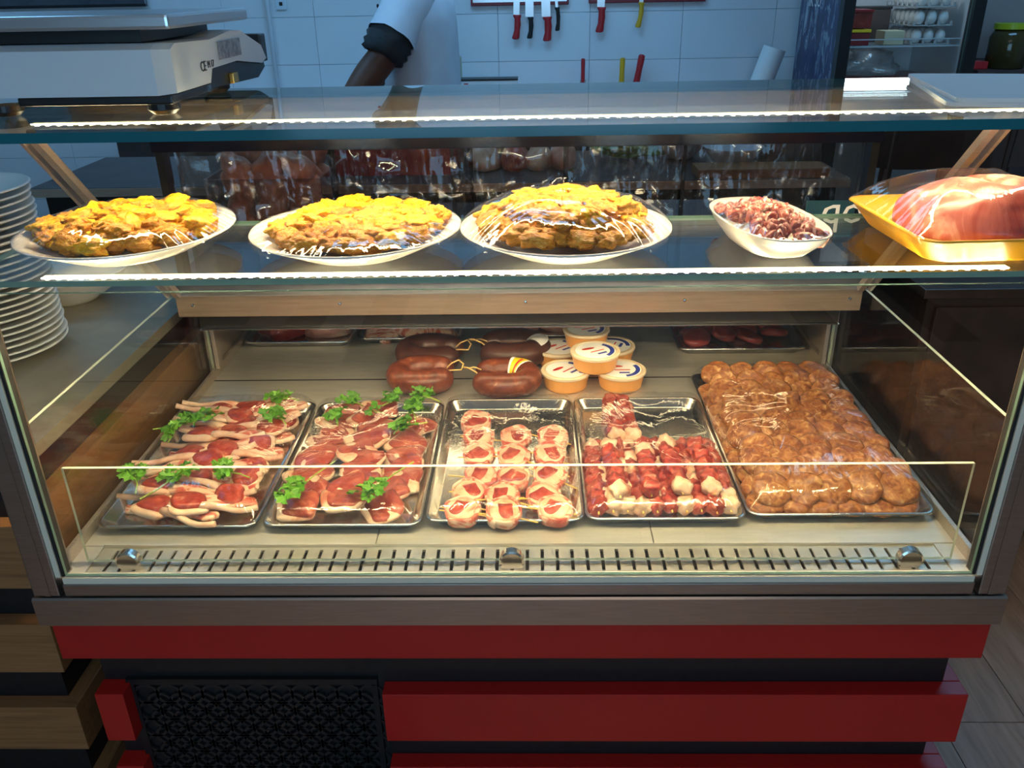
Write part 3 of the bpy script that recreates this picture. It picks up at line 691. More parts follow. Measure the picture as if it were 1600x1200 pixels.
# --- tray 5 : patties
def patty(seed):
    rn_ = random.Random(seed); p1 = rn_.random()*6; a = 0.035+rn_.uniform(-.003, .003)
    me = slab(lambda t: (a*math.cos(t)*(1+0.05*math.sin(2*t+p1)+0.025*math.sin(7*t+p1)), a*0.97*math.sin(t)*(1+0.05*math.cos(3*t+p1))), 0.018, 34, seed, 0.20, 0.12)
    me.materials.append(M['kofte']); return me
PT = [patty(100+i) for i in range(6)]
k = 0
ORD = ['first', 'second', 'third', 'fourth', 'fifth', 'sixth', 'seventh', 'eighth', 'ninth', 'tenth', 'eleventh']
for r_ in range(10):
    for c in range(6):
        if r_ > 1 and c not in (0, 5): continue
        x = 0.447+c*0.0475+rn.uniform(-.004, .004); y = 0.215+r_*0.050
        o = mk('meat_patty', PT[k % 6], None, None, (x, y, DZ+0.007), (R(7), 0, rn.uniform(-.5, .5))); k += 1
        tag(o, 'round brown meat patty in the lower layer of the big patty tray', 'meat patty', 'lower patties in the big tray')
for r_ in range(11):
    for c in range(5):
        x = 0.456+c*0.0545+(r_ % 2)*0.012+rn.uniform(-.004, .004); y = 0.226+r_*0.0485+rn.uniform(-.005, .005)
        o = mk('meat_patty', PT[k % 6], None, None, (x, y, DZ+0.028+rn.uniform(0, .005)), (R(33+rn.uniform(-8, 8)), R(rn.uniform(-14, 14)), rn.uniform(-.5, .5))); k += 1
        tag(o, 'brown meat patty lying on top in the %s row behind the front glass' % ORD[r_], 'meat patty', 'top patties, %s row' % ORD[r_])
for i, (a, h, nm) in enumerate(zip(T, (0.042, 0.036, 0.034, 0.036, 0.052), ('lamb chop', 'sliced steak', 'lamb roll', 'skewer', 'meat patty'))):
    film(a[0], a[1], a[2]-0.001, a[3]-0.001, TZ+0.002, h, i+1, 'clear cling film stretched over the %s tray' % nm, p=9.0)
# --- rear trays
RT = [(-0.582, 1.12, 0.143, 0.15, 'rear aluminium tray holding two dark red meat joints'), (-0.288, 1.14, 0.139, 0.15, 'rear aluminium tray holding pale sliced meat behind the sausages'), (0.10, 1.14, 0.139, 0.14, 'rear aluminium tray holding offcuts behind the plastic tubs'), (0.5635, 1.06, 0.163, 0.16, 'rear aluminium tray holding dark mince patties')]
for a in RT: tray(*a)
rl = ['large dark red meat joint in the rear left tray beside the case wall', 'pale pink meat joint in the rear tray beside the case wall']
for i, (x, y, mt) in enumerate(((-0.645, 1.09, 'meat_dark'), (-0.525, 1.09, 'raw_chicken'))):
    tag(mk('meat_joint', blob(120+i, 0.062, 0.085, 0.045, 0.3, 1.4, 3, True), M[mt], None, (x, y, DZ+0.020)), rl[i], 'meat')
for i in range(6):
    tag(mk('meat_slice', blob(130+i, 0.05, 0.06, 0.02, 0.3, 1.6, 3, True), M['marble'], None, (-0.36+(i % 3)*0.07, 1.06+(i//3)*0.09, DZ+0.013+0.006*(i % 2)), (R(15), 0, i)), 'pale marbled meat slice in the rear tray behind the sausages', 'meat', 'slices in the rear tray')
for i in range(5):
    tag(mk('meat_offcut', blob(140+i, 0.035, 0.045, 0.02, 0.35, 1.6, 3, True), M['raw_chicken'], None, (0.02+(i % 3)*0.07, 1.10+(i//3)*0.08, DZ+0.013), (R(10), 0, i)), 'pale meat offcut in the rear tray behind the tubs', 'meat', 'offcuts in the rear tray')
k = 0
for r_ in range(4):
    for c in range(4):
        o = mk('dark_patty', PT[k % 6].copy(), None, None, (0.46+c*0.066, 0.975+r_*0.05, DZ+0.012+0.012*(k % 2)), (R(18), 0, k)); k += 1
        o.data.materials.clear(); o.data.materials.append(M['meat_dark'])
        tag(o, 'dark red mince patty in the rear tray against the case wall', 'meat patty', 'dark patties in the rear tray')
for i, (a, nm) in enumerate(zip(RT, ('the two meat joints', 'the pale meat slices', 'the meat offcuts', 'the dark mince patties'))):
    film(a[0], a[1], a[2]-0.001, a[3]-0.001, TZ+0.002, (0.040, 0.03, 0.025, 0.035)[i], 11+i, 'clear cling film stretched over '+nm, p=5)
# --- sausages
def sausage(x, y, rz, mat, label, seed, label_tag=None, sc=1.0):
    e = empty('ring_sausage', label, 'sausage', (x, y, DZ), None, rz)
    n = 40; pts = []; rad = []
    for i in range(n+1):
        t = R(14)+(2*PI-R(28))*i/n
        pts.append((0.058*math.cos(t)*sc, 0.045*math.sin(t)*sc, 0.031*sc))
        e_ = min(i, n-i); rad.append(sc*0.029*(0.35 if e_ == 0 else 0.72 if e_ == 1 else 0.9 if e_ == 2 else 1.0)*(1+0.05*noise.noise(Vector((i*0.2, seed, 0)))))
    mk('casing', tube(pts, rad, 16), M[mat], e, smooth=True)
    sp_ = [(0.055, 0.012, 0.040), (0.068, 0.014, 0.052), (0.085, 0.012, 0.060), (0.095, 0.0, 0.055), (0.09, -0.014, 0.046), (0.072, -0.018, 0.048), (0.056, -0.012, 0.044)]
    mk('string', tube([(a*sc, b*sc, c*sc) for a, b, c in sp_], 0.0019, 6), M['string'], e, smooth=True)
    if label_tag is not None:
        # curved paper label around the tube
        lo = []
        th0 = R(label_tag)
        for j in range(7):
            t = th0+R(-24+48*j/6); c = Vector((0.058*math.cos(t)*sc, 0.045*math.sin(t)*sc, 0.031*sc)); o_ = Vector((math.cos(t), math.sin(t), 0)); l = []
            for q in range(9):
                a = R(45+150*q/8); l.append(tuple(c+(o_*math.cos(a)+Vector((0, 0, 1))*math.sin(a))*0.0312*sc))
            lo.append(l)
        lb = loft(lo, False, False, False); lb.materials.append(M['paper_white']); lb.materials.append(M['yellow_print']); lb.materials.append(M['red_print'])
        for ip, pl in enumerate(lb.polygons):
            jj, qq = ip//8, ip % 8
            pl.material_index = 0 if jj in (0, 5) else (2 if jj in (2,) and qq > 1 else 1)
            pl.use_smooth = True
        mk('paper_label', lb, None, e)
    return e
sausage(-0.222, 0.735, R(4), 'sausage', 'glossy brown ring sausage without a paper label, in front', 1)
sausage(-0.030, 0.715, R(176), 'sausage', 'glossy brown ring sausage with a yellow and red paper label', 2, 235)
sausage(-0.215, 0.865, R(-6), 'sausage2', 'dark ring sausage without a label behind the glossy brown ones', 3, None, 1.05)
sausage(-0.015, 0.880, R(182), 'sausage2', 'dark ring sausage with a grey paper label beside the plastic tubs', 4, 165, 1.12)
bpy.data.objects['paper_label.001'].data.materials[1] = M['paper_white']; bpy.data.objects['paper_label.001'].data.materials[2] = M['gasket']
# --- tubs
def tub(x, y, z, label, rz):
    e = empty('plastic_tub', label, 'tub', (x, y, z), None, rz)
    mk('cup', lathe([(0.003, 0), (0.046, 0), (0.049, 0.003), (0.054, 0.032), (0.0545, 0.034), (0.003, 0.034)], 40), M['tub'], e, smooth=False)
    ld = mk('lid', lathe([(0.003, 0.0342), (0.0565, 0.0342), (0.058, 0.036), (0.058, 0.041), (0.056, 0.0425), (0.050, 0.0422), (0.049, 0.041), (0.003, 0.041)], 40), M['tub_lid'], e)
    mk('round_label', lathe([(0.002, 0.0411), (0.0465, 0.0411), (0.0465, 0.0414), (0.002, 0.0414)], 36), M['paper_white'], ld)
    arc = []
    for i in range(13):
        a = R(-60+110*i/12); arc.append([(q*math.cos(a), q*math.sin(a), zz) for q, zz in ((0.034, 0.0415), (0.044, 0.0415), (0.044, 0.0418), (0.034, 0.0418))])
    mk('blue_mark', loft(arc), M['blue_print'], ld)
    mk('red_mark', lathe([(0.001, 0.0415), (0.016, 0.0415), (0.016, 0.0418), (0.001, 0.0418)], 20, 1.0, 0.32), M['red_print'], ld, (-0.014, 0.012, 0), (0, 0, R(12)))
    mk('red_mark', boxm(-0.018, 0.018, -0.002, 0.002, 0.0415, 0.0418), M['red_print'], ld, (0.004, -0.004, 0), (0, 0, R(18)))
    mk('blue_mark', boxm(-0.012, 0.012, -0.0035, 0.0035, 0.0415, 0.0418), M['blue_print'], ld, (0.012, -0.018, 0), (0, 0, R(18)))
    return e
tub(0.112, 0.735, DZ, 'orange round tub under the stacked one, next to the labelled sausage', 0.5)
tub(0.240, 0.735, DZ, 'orange round tub under the stacked one, on the patty tray side', -0.3)
tub(0.180, 0.745, DZ+0.0435, 'orange round tub stacked on the front pair of tubs', 0.2)
tub(0.100, 0.870, DZ, 'brownish round tub at the back beside the dark labelled sausage', 0.4)
tub(0.232, 0.880, DZ, 'brownish round tub at the back, half hidden by the front tubs', 0.9)
tub(0.168, 0.885, DZ+0.0435, 'round tub stacked on the rear pair of tubs', 0.1)

# ------------------------------------------------------------------ plates on the glass shelf
SZ = 1.120
def dish(x, y, label, r=0.155, sy=1.05, h=0.032):
    s = r/0.155
    o = mk('oval_dish', lathe([(0.004, 0), (0.085*s, 0), (0.092*s, 0.003), (0.135*s, h-0.009), (0.152*s, h-0.001), (0.155*s, h+0.001), (0.154*s, h+0.0025), (0.149*s, h+0.002), (0.130*s, h-0.006), (0.09*s, 0.008), (0.004, 0.007)], 64, 1.0, sy), M['white_ceramic'], None, (x, y, SZ), smooth=True)
    return tag(o, label, 'dish')
DL = ['white dish of marinated chicken under film, nearest the stacked plates', 'white dish of marinated chicken in a flat layer, between two other dishes', 'white dish of marinated chicken heaped high, next to the small bowl']
DC = [(-0.572, 0.180), (-0.226, 0.172), (0.083, 0.168)]
CK = [blob(200+i, 1, 1, 1, 0.5, 1.6, 4, False, 0.22) for i in range(7)]
CKa = []
for i, me in enumerate(CK):
    me.materials.append(M['chicken']); c = me.copy(); c.materials.clear(); c.materials.append(M['chicken2']); CKa.append(c)
for d, ((x, y), l) in enumerate(zip(DC, DL)):
    dish(x, y, l)
    rn_ = random.Random(300+d); hh = (0.020, 0.009, 0.032)[d]
    gl = ['piece of orange marinated chicken in the dish nearest the stacked plates', 'piece of orange marinated chicken in the flat middle dish', 'piece of orange marinated chicken in the high heaped dish'][d]
    for layer in range(2):
        n = (40, 22)[layer]
        for i in range(n):
            t = (i+0.5)/n; rr = math.sqrt(t)*(0.121 if layer == 0 else 0.090); a = i*2.39996+d+layer
            px, py = x+rr*math.cos(a), y+rr*math.sin(a)*1.04+(0.008 if layer else 0)
            pz = SZ+0.017+0.021*(rr/0.124)**2+hh*0.75*(1-(rr/0.13)**2)+(0.4*hh+0.004 if layer else 0)
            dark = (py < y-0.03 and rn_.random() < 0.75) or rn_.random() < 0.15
            j = rn_.randrange(7)
            o = mk('chicken_piece', (CKa if dark else CK)[j], None, None, (px, py, pz), (rn_.uniform(-.5, .5)*(1-rr/.15), rn_.uniform(-.5, .5)*(1-rr/.15), rn_.random()*6.3 if rr < 0.095 else a+PI/2))
            s = rn_.uniform(0.75, 1.2); o.scale = (0.027*s, 0.019*s, 0.0125*s)
            tag(o, gl, 'chicken', 'chicken in dish %s' % ('one', 'two', 'three')[d])
    lp2 = [(0.1555*math.cos(2*PI*i/72), 0.1555*1.05*math.sin(2*PI*i/72)) for i in range(72)]
    f = mk('cling_film', film_mesh(0, 0, 0, (0.026, 0.014, 0.040)[d], 21+d, p=4.0, loop=lp2, wr=0.0026), M['film_tight'], None, (x, y, SZ+0.0345))
    tag(f, ['clear cling film over the chicken dish nearest the stacked plates', 'clear cling film over the flat middle chicken dish', 'clear cling film over the high heaped chicken dish'][d], 'cling film')
# small bowl with diced meat
def superl(hx, hy, n=48, e=3.0):
    return [(hx*math.copysign(abs(math.cos(2*PI*i/n))**(2/e), math.cos(2*PI*i/n)), hy*math.copysign(abs(math.sin(2*PI*i/n))**(2/e), math.sin(2*PI*i/n))) for i in range(n)]
def bowl_rect(hx, hy, h, e=3.0, base=0.6):
    L = lambda s, z: [(x*s, y*s, z) for x, y in superl(hx, hy, 48, e)]
    me = loft([L(base, 0), L(base+0.05, 0.002), L(0.90, h*0.65), L(0.985, h), L(1.0, h+0.001), L(0.985, h+0.003), L(0.955, h+0.001), L(0.86, h*0.66), L(base, 0.006), L(base*0.5, 0.005)])
    for p in me.polygons: p.use_smooth = len(p.vertices) == 4
    return me
bx_, by_, brz = 0.380, 0.178, R(8)
o = mk('small_bowl', bowl_rect(0.068, 0.130, 0.036, 2.7, 0.62), M['white_ceramic'], None, (bx_, by_, SZ), (0, 0, brz)); tag(o, 'small white rectangular bowl of diced pink meat under film', 'bowl')
DI = [blob(230+i, 1, 1, 1, 0.5, 1.6, 2, False, 0.1) for i in range(4)]
for me in DI: me.materials.append(M['diced'])
rn_ = random.Random(8)
for i in range(84):
    lx, ly = rn_.uniform(-.045, .045), rn_.uniform(-.102, .098)
    q = max(0, 1-(lx/0.055)**2)*max(0, 1-(ly/0.12)**2)
    o = mk('diced_meat', DI[i % 4], None, None, (bx_+lx*math.cos(brz)-ly*math.sin(brz), by_+lx*math.sin(brz)+ly*math.cos(brz), SZ+0.028+0.018*q+rn_.uniform(-.003, .003)), (rn_.random()*3, rn_.random()*3, rn_.random()*3))
    s = rn_.uniform(.8, 1.2); o.scale = (0.0125*s, 0.009*s, 0.007*s); tag(o, 'small piece of diced pink meat in the white rectangular bowl', 'meat', 'diced meat in the bowl')
o = mk('cling_film', film_mesh(0, 0, 0, 0.012, 31, p=3, loop=superl(0.0685, 0.1305, 60, 2.7), wr=0.0015), M['film'], None, (bx_, by_, SZ+0.0385), (0, 0, brz)); tag(o, 'clear cling film over the bowl of diced meat', 'cling film')
# yellow tray with loin
tx, ty = 0.683, 0.182
def ytray(hx, hy, h):
    L = lambda i, z: [(x, y, z) for x, y in rrect(hx-i, hy-i, 0.03, 6)]
    me = loft([L(0.030, 0), L(0.026, 0.003), L(0.004, h-0.002), L(0, h), L(0.002, h+0.002), L(0.008, h+0.001), L(0.032, 0.006), L(0.04, 0.005)])
    for p in me.polygons: p.use_smooth = len(p.vertices) == 4
    return me
o = mk('foam_tray', ytray(0.140, 0.138, 0.036), M['yellow_tray'], None, (tx, ty, SZ), (0, 0, R(3))); tag(o, 'yellow foam tray carrying a big pink piece of meat', 'tray')
bm = bmesh.new(); bmesh.ops.create_icosphere(bm, subdivisions=5, radius=1.0)
for v in bm.verts:
    p = v.co.copy(); x, y, z = p
    d = 1+0.10*noise.noise(p*1.7+Vector((3, 1, 0)))+0.02*noise.noise(p*6)
    cre = 0.42*math.exp(-((x-0.05+0.35*y)/0.16)**2)*math.exp(-((y-0.05)/0.42)**2)*max(0, z)
    lobe = 1+0.10*math.sin(2.2*x+0.6)-0.10*max(0, x-0.5)
    d *= lobe
    v.co = Vector((x*0.118*d, y*0.112*d, max(-0.012, z*0.070*d*(1-cre))))
me = bm_mesh(bm)
for p in me.polygons: p.use_smooth = True
o = mk('meat_loin', me, M['pinkmeat'], None, (tx, ty+0.012, SZ+0.020), (R(-6), 0, R(-8))); tag(o, 'large folded pink meat loin wrapped in film on the yellow tray', 'meat')
f = mk('cling_film', film_mesh(0, 0, 0, 0.060, 41, p=2.3, loop=rrect(0.1395, 0.1375, 0.03, 8), wr=0.002), M['film_tight'], None, (tx, ty, SZ+0.0385), (0, 0, R(3))); tag(f, 'clear tight cling film over the pink meat on the yellow tray', 'cling film')

# ------------------------------------------------------------------ scale on the top glass
TG = 1.3192
sc_ = empty('weighing_scale', 'white electronic shop scale with steel platter on the case top', 'scale', (-0.62, 0.33, TG))
def S(n, me, mt, **kw): return mk(n, me, M[mt], sc_, world=True, **kw)
# housing: side profile extruded in X with a bevelled front corner
prof_ = [(0.13, 1.346), (0.13, 1.404), (0.15, 1.411), (0.30, 1.408), (0.40, 1.416), (0.46, 1.414), (0.575, 1.384), (0.600, 1.360), (0.57, 1.353), (0.42, 1.368), (0.29, 1.366), (0.275, 1.346)]
def extr(prof, x0, x1, inset=0.012):
    n = len(prof); cy = sum(p[0] for p in prof)/n; cz = sum(p[1] for p in prof)/n
    sh = lambda k: [(cy+(y-cy)*k, cz+(z-cz)*(1-(1-k)*0.6)) for y, z in prof]
    loops = []
    for x, k in ((x0, 0.93), (x0+inset, 1.0), (x1-inset, 1.0), (x1, 0.93)):
        loops.append([(x, y, z) for y, z in sh(k)])
    return loft(loops)
S('housing', extr(prof_, -0.86, -0.448, 0.02), 'scale_white')
S('base', boxm(-0.665, -0.452, 0.135, 0.30, 1.334, 1.3458, 0.003), 'scale_black')
S('rear_base', extr([(0.28, 1.338), (0.29, 1.3655), (0.42, 1.3675), (0.57, 1.3525), (0.595, 1.358), (0.60, 1.345), (0.55, 1.330), (0.40, 1.334)], -0.84, -0.455, 0.01), 'scale_black')
S('platter', boxm(-0.87, -0.432, 0.115, 0.455, 1.429, 1.447, 0.004), 'scale_steel')
S('platter_support', boxm(-0.80, -0.49, 0.16, 0.42, 1.412, 1.4288), 'scale_black')
ft = lathe([(0.005, 0), (0.015, 0), (0.022, 0.006), (0.022, 0.0145), (0.005, 0.0147)], 28)
for x, y in ((-0.478, 0.165), (-0.492, 0.425), (-0.70, 0.165), (-0.70, 0.425)):
    mk('foot', ft, M['scale_black'], sc_, (x+0.62, y-0.33, 0.0002))
S('rating_plate', boxm(-0.4475, -0.4465, 0.33, 0.44, 1.376, 1.402), 'sticker')
S('seal_screw', boxm(-0.4555, -0.447, 0.385, 0.41, 1.336, 1.352, 0.002), 'brass')
S('bubble_level', boxm(-0.52, -0.449, 0.27, 0.283, 1.3345, 1.3455, 0.002), 'clearbox')
text('print_mark', 'CE', 0.020, M['scale_black'], sc_, (-0.4470+0.62, 0.245-0.33, 1.366-TG), (R(90), 0, R(90)))
text('print_mark', 'M 17', 0.014, M['scale_black'], sc_, (-0.4470+0.62, 0.275-0.33, 1.369-TG), (R(90), 0, R(90)))
S('plug', boxm(-0.50, -0.46, 0.60, 0.635, 1.352, 1.40, 0.003), 'scale_black')
# paper stack
for i in range(2):
    pts = rrect(0.09, 0.165, 0.012, 4)
    o = mk('paper_stack', loft([[(x, y, 0) for x, y in pts], [(x, y, 0.0055) for x, y in pts]]), M['paper_white'], None, (0.706+0.003*i, 0.250, TG+0.0002+0.0057*i), (0, 0, R(-14+2.5*i)))
    tag(o, ('lower' if i == 0 else 'upper')+' pad of white wrapping paper on the case top', 'paper')

# ------------------------------------------------------------------ behind the case
bn = empty('work_bench', 'dark topped work bench behind the display case', 'bench', (0, 2.0, 0))
box('bench_top', (-1.6, 1.05, 1.665, 2.22, 0.872, 0.900), M['bench'], bn, 0.003)
box('bench_edge', (-1.6, 1.05, 1.660, 1.6645, 0.872, 0.8985), M['steel'], bn)
box('bench_front', (-1.58, 1.03, 1.72, 2.20, 0.0, 0.8715), M['black'], bn)
# clear box with raw chicken on the case worktop
cb = empty('clear_food_box', 'clear plastic box of raw chicken pieces behind the sliding doors', 'food box', (-0.66, 1.12, 0.9002))
cb_x0, cb_x1, cb_y0, cb_y1 = -0.758, -0.47, 0.98, 1.28
for b in ((cb_x0, cb_x1, cb_y0, cb_y1, 0.9003, 0.904), (cb_x0, cb_x1, cb_y0, cb_y0+0.004, 0.904, 1.06), (cb_x0, cb_x1, cb_y1-0.004, cb_y1, 0.904, 1.06), (cb_x0, cb_x0+0.004, cb_y0+0.004, cb_y1-0.004, 0.904, 1.06), (cb_x1-0.004, cb_x1, cb_y0+0.004, cb_y1-0.004, 0.904, 1.06)):
    box('box_wall', b, M['clearbox'], cb)
rn_ = random.Random(77)
RCm = [blob(400+i, 0.052, 0.042, 0.030, 0.4, 1.5, 3) for i in range(4)]
for me in RCm: me.materials.append(M['raw_chicken'])
k = 0
for lz in range(4):
    for i in range(3):
        for j in range(2):
            o = mk('chicken_part', RCm[k % 4], None, None, (-0.695+i*0.080+rn_.uniform(-.008, .008), 1.055+j*0.14+rn_.uniform(-.01, .01), 0.937+lz*0.045), (rn_.random(), rn_.random(), rn_.random()*6)); k += 1
            tag(o, 'raw chicken part piled in the clear plastic box', 'chicken', 'raw chicken in the box')
# red crate with meat
cr = empty('red_crate', 'shallow red plastic crate of meat on the work bench', 'crate', (-0.42, 1.95, 0.9002))
for b in ((-0.62, -0.21, 1.80, 2.12, 0.9003, 0.906), (-0.62, -0.21, 1.80, 1.808, 0.906, 0.99), (-0.62, -0.21, 2.112, 2.12, 0.906, 0.99), (-0.62, -0.612, 1.808, 2.112, 0.906, 0.99), (-0.218, -0.21, 1.808, 2.112, 0.906, 0.99)):
    box('crate_wall', b, M['red_plastic'], cr)
for i in range(3):
    tag(mk('meat_block', blob(420+i, 0.06, 0.12, 0.05, 0.25, 1.4, 3, True), M['meat'], None, (-0.545+i*0.13, 1.96, 0.926)), 'red meat block lying in the shallow red crate', 'meat', 'meat in the red crate')
for i, (x, mt, s) in enumerate(((-0.13, 'fat', 0.055), (-0.02, 'meat', 0.05), (0.06, 'fat', 0.05), (0.15, 'raw_chicken', 0.045))):
    tag(mk('meat_cut', blob(430+i, s, 0.09, 0.06, 0.3, 1.4, 3, True), M[mt], None, (x, 1.92, 0.922)), ['cream fat cut lying beside the red crate', 'red meat cut between two cream ones on the bench', 'cream fat cut in the middle of the bench', 'pale meat cut next to the lettuce'][i], 'meat')
lt = empty('lettuce_bunch', 'bunch of green lettuce leaves on the work bench', 'lettuce', (0.385, 2.05, 0.9002))
for i in range(9):
    mk('leaf', blob(440+i, 0.075, 0.03, 0.010, 0.6, 2.2, 3), M['lettuce'], lt, (-0.05+0.014*i, 0.02*math.sin(i*2), 0.022+0.006*(i % 4)), (rn_.uniform(-.4, .4), rn_.uniform(-.3, .3), rn_.uniform(-.5, .5)))
bp_ = [(0.003, 0), (0.045, 0), (0.048, 0.006), (0.075, 0.03), (0.10, 0.065), (0.102, 0.067), (0.098, 0.069), (0.07, 0.032), (0.04, 0.008), (0.003, 0.007)]
tag(mk('mixing_bowl', lathe(bp_, 40), M['bowl_pale'], None, (0.722, 1.88, 0.9002), smooth=True), 'white footed bowl standing near the bench front edge', 'bowl')
tag(mk('mixing_bowl', lathe(bp_, 40), M['bowl_pale'], None, (0.575, 2.06, 0.9002), smooth=True), 'white bowl holding a yellow-green jar behind the other bowl', 'bowl')
tag(mk('pickle_jar', lathe([(0.003, 0.008), (0.036, 0.008), (0.038, 0.012), (0.038, 0.10), (0.03, 0.112), (0.03, 0.125), (0.003, 0.125)], 30), M['cream_card'], None, (0.575, 2.06, 0.9002), smooth=True), 'cream jar standing inside the white bowl', 'jar')
cbd = mk('cutting_board', boxm(-0.21, 0.21, -0.06, 0.06, 0, 0.03, 0.004), M['wood_x'], None, (0.78, 1.735, 0.9002)); tag(cbd, 'brown wooden cutting board at the front of the work bench', 'cutting board')
tag(mk('dark_sack', blob(460, 0.12, 0.10, 0.13, 0.25, 1.6, 4, True), M['bench'], None, (0.93, 1.98, 0.945)), 'dark brown sack at the end of the work bench', 'sack')
tc = P('door_sticker', (0.60, 0.70, 0.6815, 0.6825, 0.985, 1.062), 'teal')
text('lettering', 'qo', 0.085, M['paper_white'], tc, (0.632, 0.6812, 1.015), (R(90), 0, 0))
# ------------------------------------------------------------------ person
def skin_obj(name, verts, edges, radii, root, mat, parent, sub=2):
    me = bpy.data.meshes.new(name); me.from_pydata(verts, edges, []); me.update()
    o = bpy.data.objects.new(name, me); link(o, parent); me.materials.append(mat)
    sk = o.modifiers.new('skin', 'SKIN'); sk.use_smooth_shade = True
    for i, r_ in enumerate(radii):
        d = me.skin_vertices[0].data[i]; d.radius = r_ if isinstance(r_, tuple) else (r_, r_); d.use_root = (i == root)
    ss = o.modifiers.new('sub', 'SUBSURF'); ss.levels = sub; ss.render_levels = sub
    return o
pe = empty('person', 'butcher in a white coat with rolled sleeve leaning on the bench', 'person', (0, 0, 0))
V = []; E_ = []; Rr = []
def av(p, r, frm=None):
    V.append(p); Rr.append(r); i = len(V)-1
    if frm is not None: E_.append((frm, i))
    return i
pel = av((-0.40, 2.52, 0.95), (0.15, 0.13)); s1 = av((-0.40, 2.52, 1.12), (0.15, 0.12), pel); s2 = av((-0.41, 2.52, 1.30), (0.17, 0.12), s1); nb = av((-0.44, 2.52, 1.49), 0.065, s2)
nk = av((-0.47, 2.52, 1.56), 0.058, nb); hd = av((-0.51, 2.52, 1.65), 0.085, nk); ht = av((-0.52, 2.52, 1.76), 0.075, hd); ns_ = av((-0.615, 2.52, 1.645), 0.016, hd)
for s in (-1, 1):
    hip = av((-0.39, 2.52+s*0.10, 0.88), 0.095, pel); kn = av((-0.42, 2.52+s*0.12, 0.50), 0.065, hip); an = av((-0.38, 2.52+s*0.12, 0.09), 0.045, kn); av((-0.52, 2.52+s*0.13, 0.035), 0.035, an)
    av((-0.50, 2.52+s*0.088, 1.66), 0.016, hd)
    if s == -1:
        sh = av((-0.40, 2.36, 1.43), 0.07, s2); el = av((-0.48, 2.28, 1.27), 0.058, sh); fm = av((-0.57, 2.25, 1.17), 0.060, el); wr_ = av((-0.70, 2.19, 1.00), 0.036, fm); pa = av((-0.735, 2.17, 0.95), 0.036, wr_)
        for q in range(4):
            f1 = av((-0.775-0.004*q, 2.14+0.021*q, 0.925), 0.0095, pa); f2 = av((-0.80+0.004*abs(q-1.5), 2.138+0.022*q, 0.913), 0.009, f1); av((-0.825+0.006*abs(q-1.5), 2.136+0.023*q, 0.909), 0.008, f2)
        t1 = av((-0.735, 2.125, 0.93), 0.011, pa); av((-0.76, 2.105, 0.912), 0.0095, t1)
    else:
        sh = av((-0.42, 2.70, 1.42), 0.07, s2); el = av((-0.55, 2.76, 1.18), 0.052, sh); wr_ = av((-0.74, 2.60, 1.02), 0.034, el); pa = av((-0.80, 2.54, 0.98), 0.034, wr_)
        for q in range(4):
            f1 = av((-0.84, 2.51+0.019*q, 0.955), 0.0095, pa); av((-0.865, 2.505+0.02*q, 0.93), 0.0085, f1)
        t1 = av((-0.80, 2.495, 0.95), 0.011, pa); av((-0.825, 2.48, 0.935), 0.0095, t1)
bd = skin_obj('body', V, E_, Rr, pel, M['skin'], pe)
# coat: torso loft plus sleeves, one mesh
def ell(cx, cy, z, a, b, seed, n=44):
    l = []
    for i in range(n):
        t = 2*PI*i/n; k = 1+0.045*noise.noise(Vector((math.cos(t)*2.5, math.sin(t)*2.5, z*4+seed)))+0.012*math.sin(9*t+z*6)
        l.append((cx+a*math.cos(t)*k, cy+b*math.sin(t)*k, z))
    return l
lo = [ell(-0.395, 2.52, z, a, b, 1) for z, a, b in ((0.55, .185, .265), (0.75, .175, .25), (0.95, .162, .235), (1.08, .152, .225), (1.18, .146, .222), (1.27, .144, .225), (1.35, .143, .23), (1.42, .135, .225), (1.47, .105, .18), (1.51, .07, .09))]
coat = loft(lo, False, False)
for p in coat.polygons: p.use_smooth = True
mk('white_coat', coat, M['coat'], pe)
def sleeve(pts, rad, mat, nm, seed):
    me = tube(pts, rad, 22, False)
    for v in me.vertices:
        n_ = noise.noise(v.co*14+Vector((seed, 0, 0))); v.co += Vector((0.010*n_, 0.010*noise.noise(v.co*14+Vector((0, seed, 5))), 0.010*n_))
    for p in me.polygons: p.use_smooth = True
    return mk(nm, me, M[mat], pe)
def seg(a, b, n): return [tuple(Vector(a).lerp(Vector(b), i/n)) for i in range(n+1)]
A_, B_ = (-0.385, 2.40, 1.47), (-0.475, 2.285, 1.30)
sleeve(seg(A_, B_, 7), [0.075, 0.092, 0.094, 0.092, 0.09, 0.09, 0.091, 0.092], 'coat', 'coat_sleeve', 2)
sleeve(seg((-0.462, 2.30, 1.325), (-0.515, 2.268, 1.235), 8), [0.084, 0.088, 0.082, 0.09, 0.080, 0.088, 0.078, 0.083, 0.066], 'cuff', 'rolled_cuff', 5)
sleeve(seg((-0.41, 2.66, 1.46), (-0.55, 2.76, 1.18), 7), [0.07, 0.085, 0.085, 0.08, 0.078, 0.075, 0.072, 0.07], 'coat', 'coat_sleeve', 3)
for s in (-1, 1):
    sleeve([(-0.39, 2.52+s*0.10, 0.93), (-0.40, 2.52+s*0.11, 0.75), (-0.42, 2.52+s*0.12, 0.50), (-0.39, 2.52+s*0.12, 0.10)], [0.13, 0.115, 0.09, 0.075], 'trouser', 'trouser_leg', 7+s)
hr = blob(500, 0.098, 0.088, 0.085, 0.12, 2.0, 4); mk('hair', hr, M['hair'], pe, (-0.495, 2.52, 1.735))
for s in (-1, 1):
    mk('eye', blob(1, 0.011, 0.011, 0.011, 0, 1, 2), M['hair'], pe, (-0.585, 2.52+s*0.032, 1.675))
mk('mouth', blob(2, 0.006, 0.024, 0.005, 0, 1, 2), M['red_print'], pe, (-0.578, 2.52, 1.605))
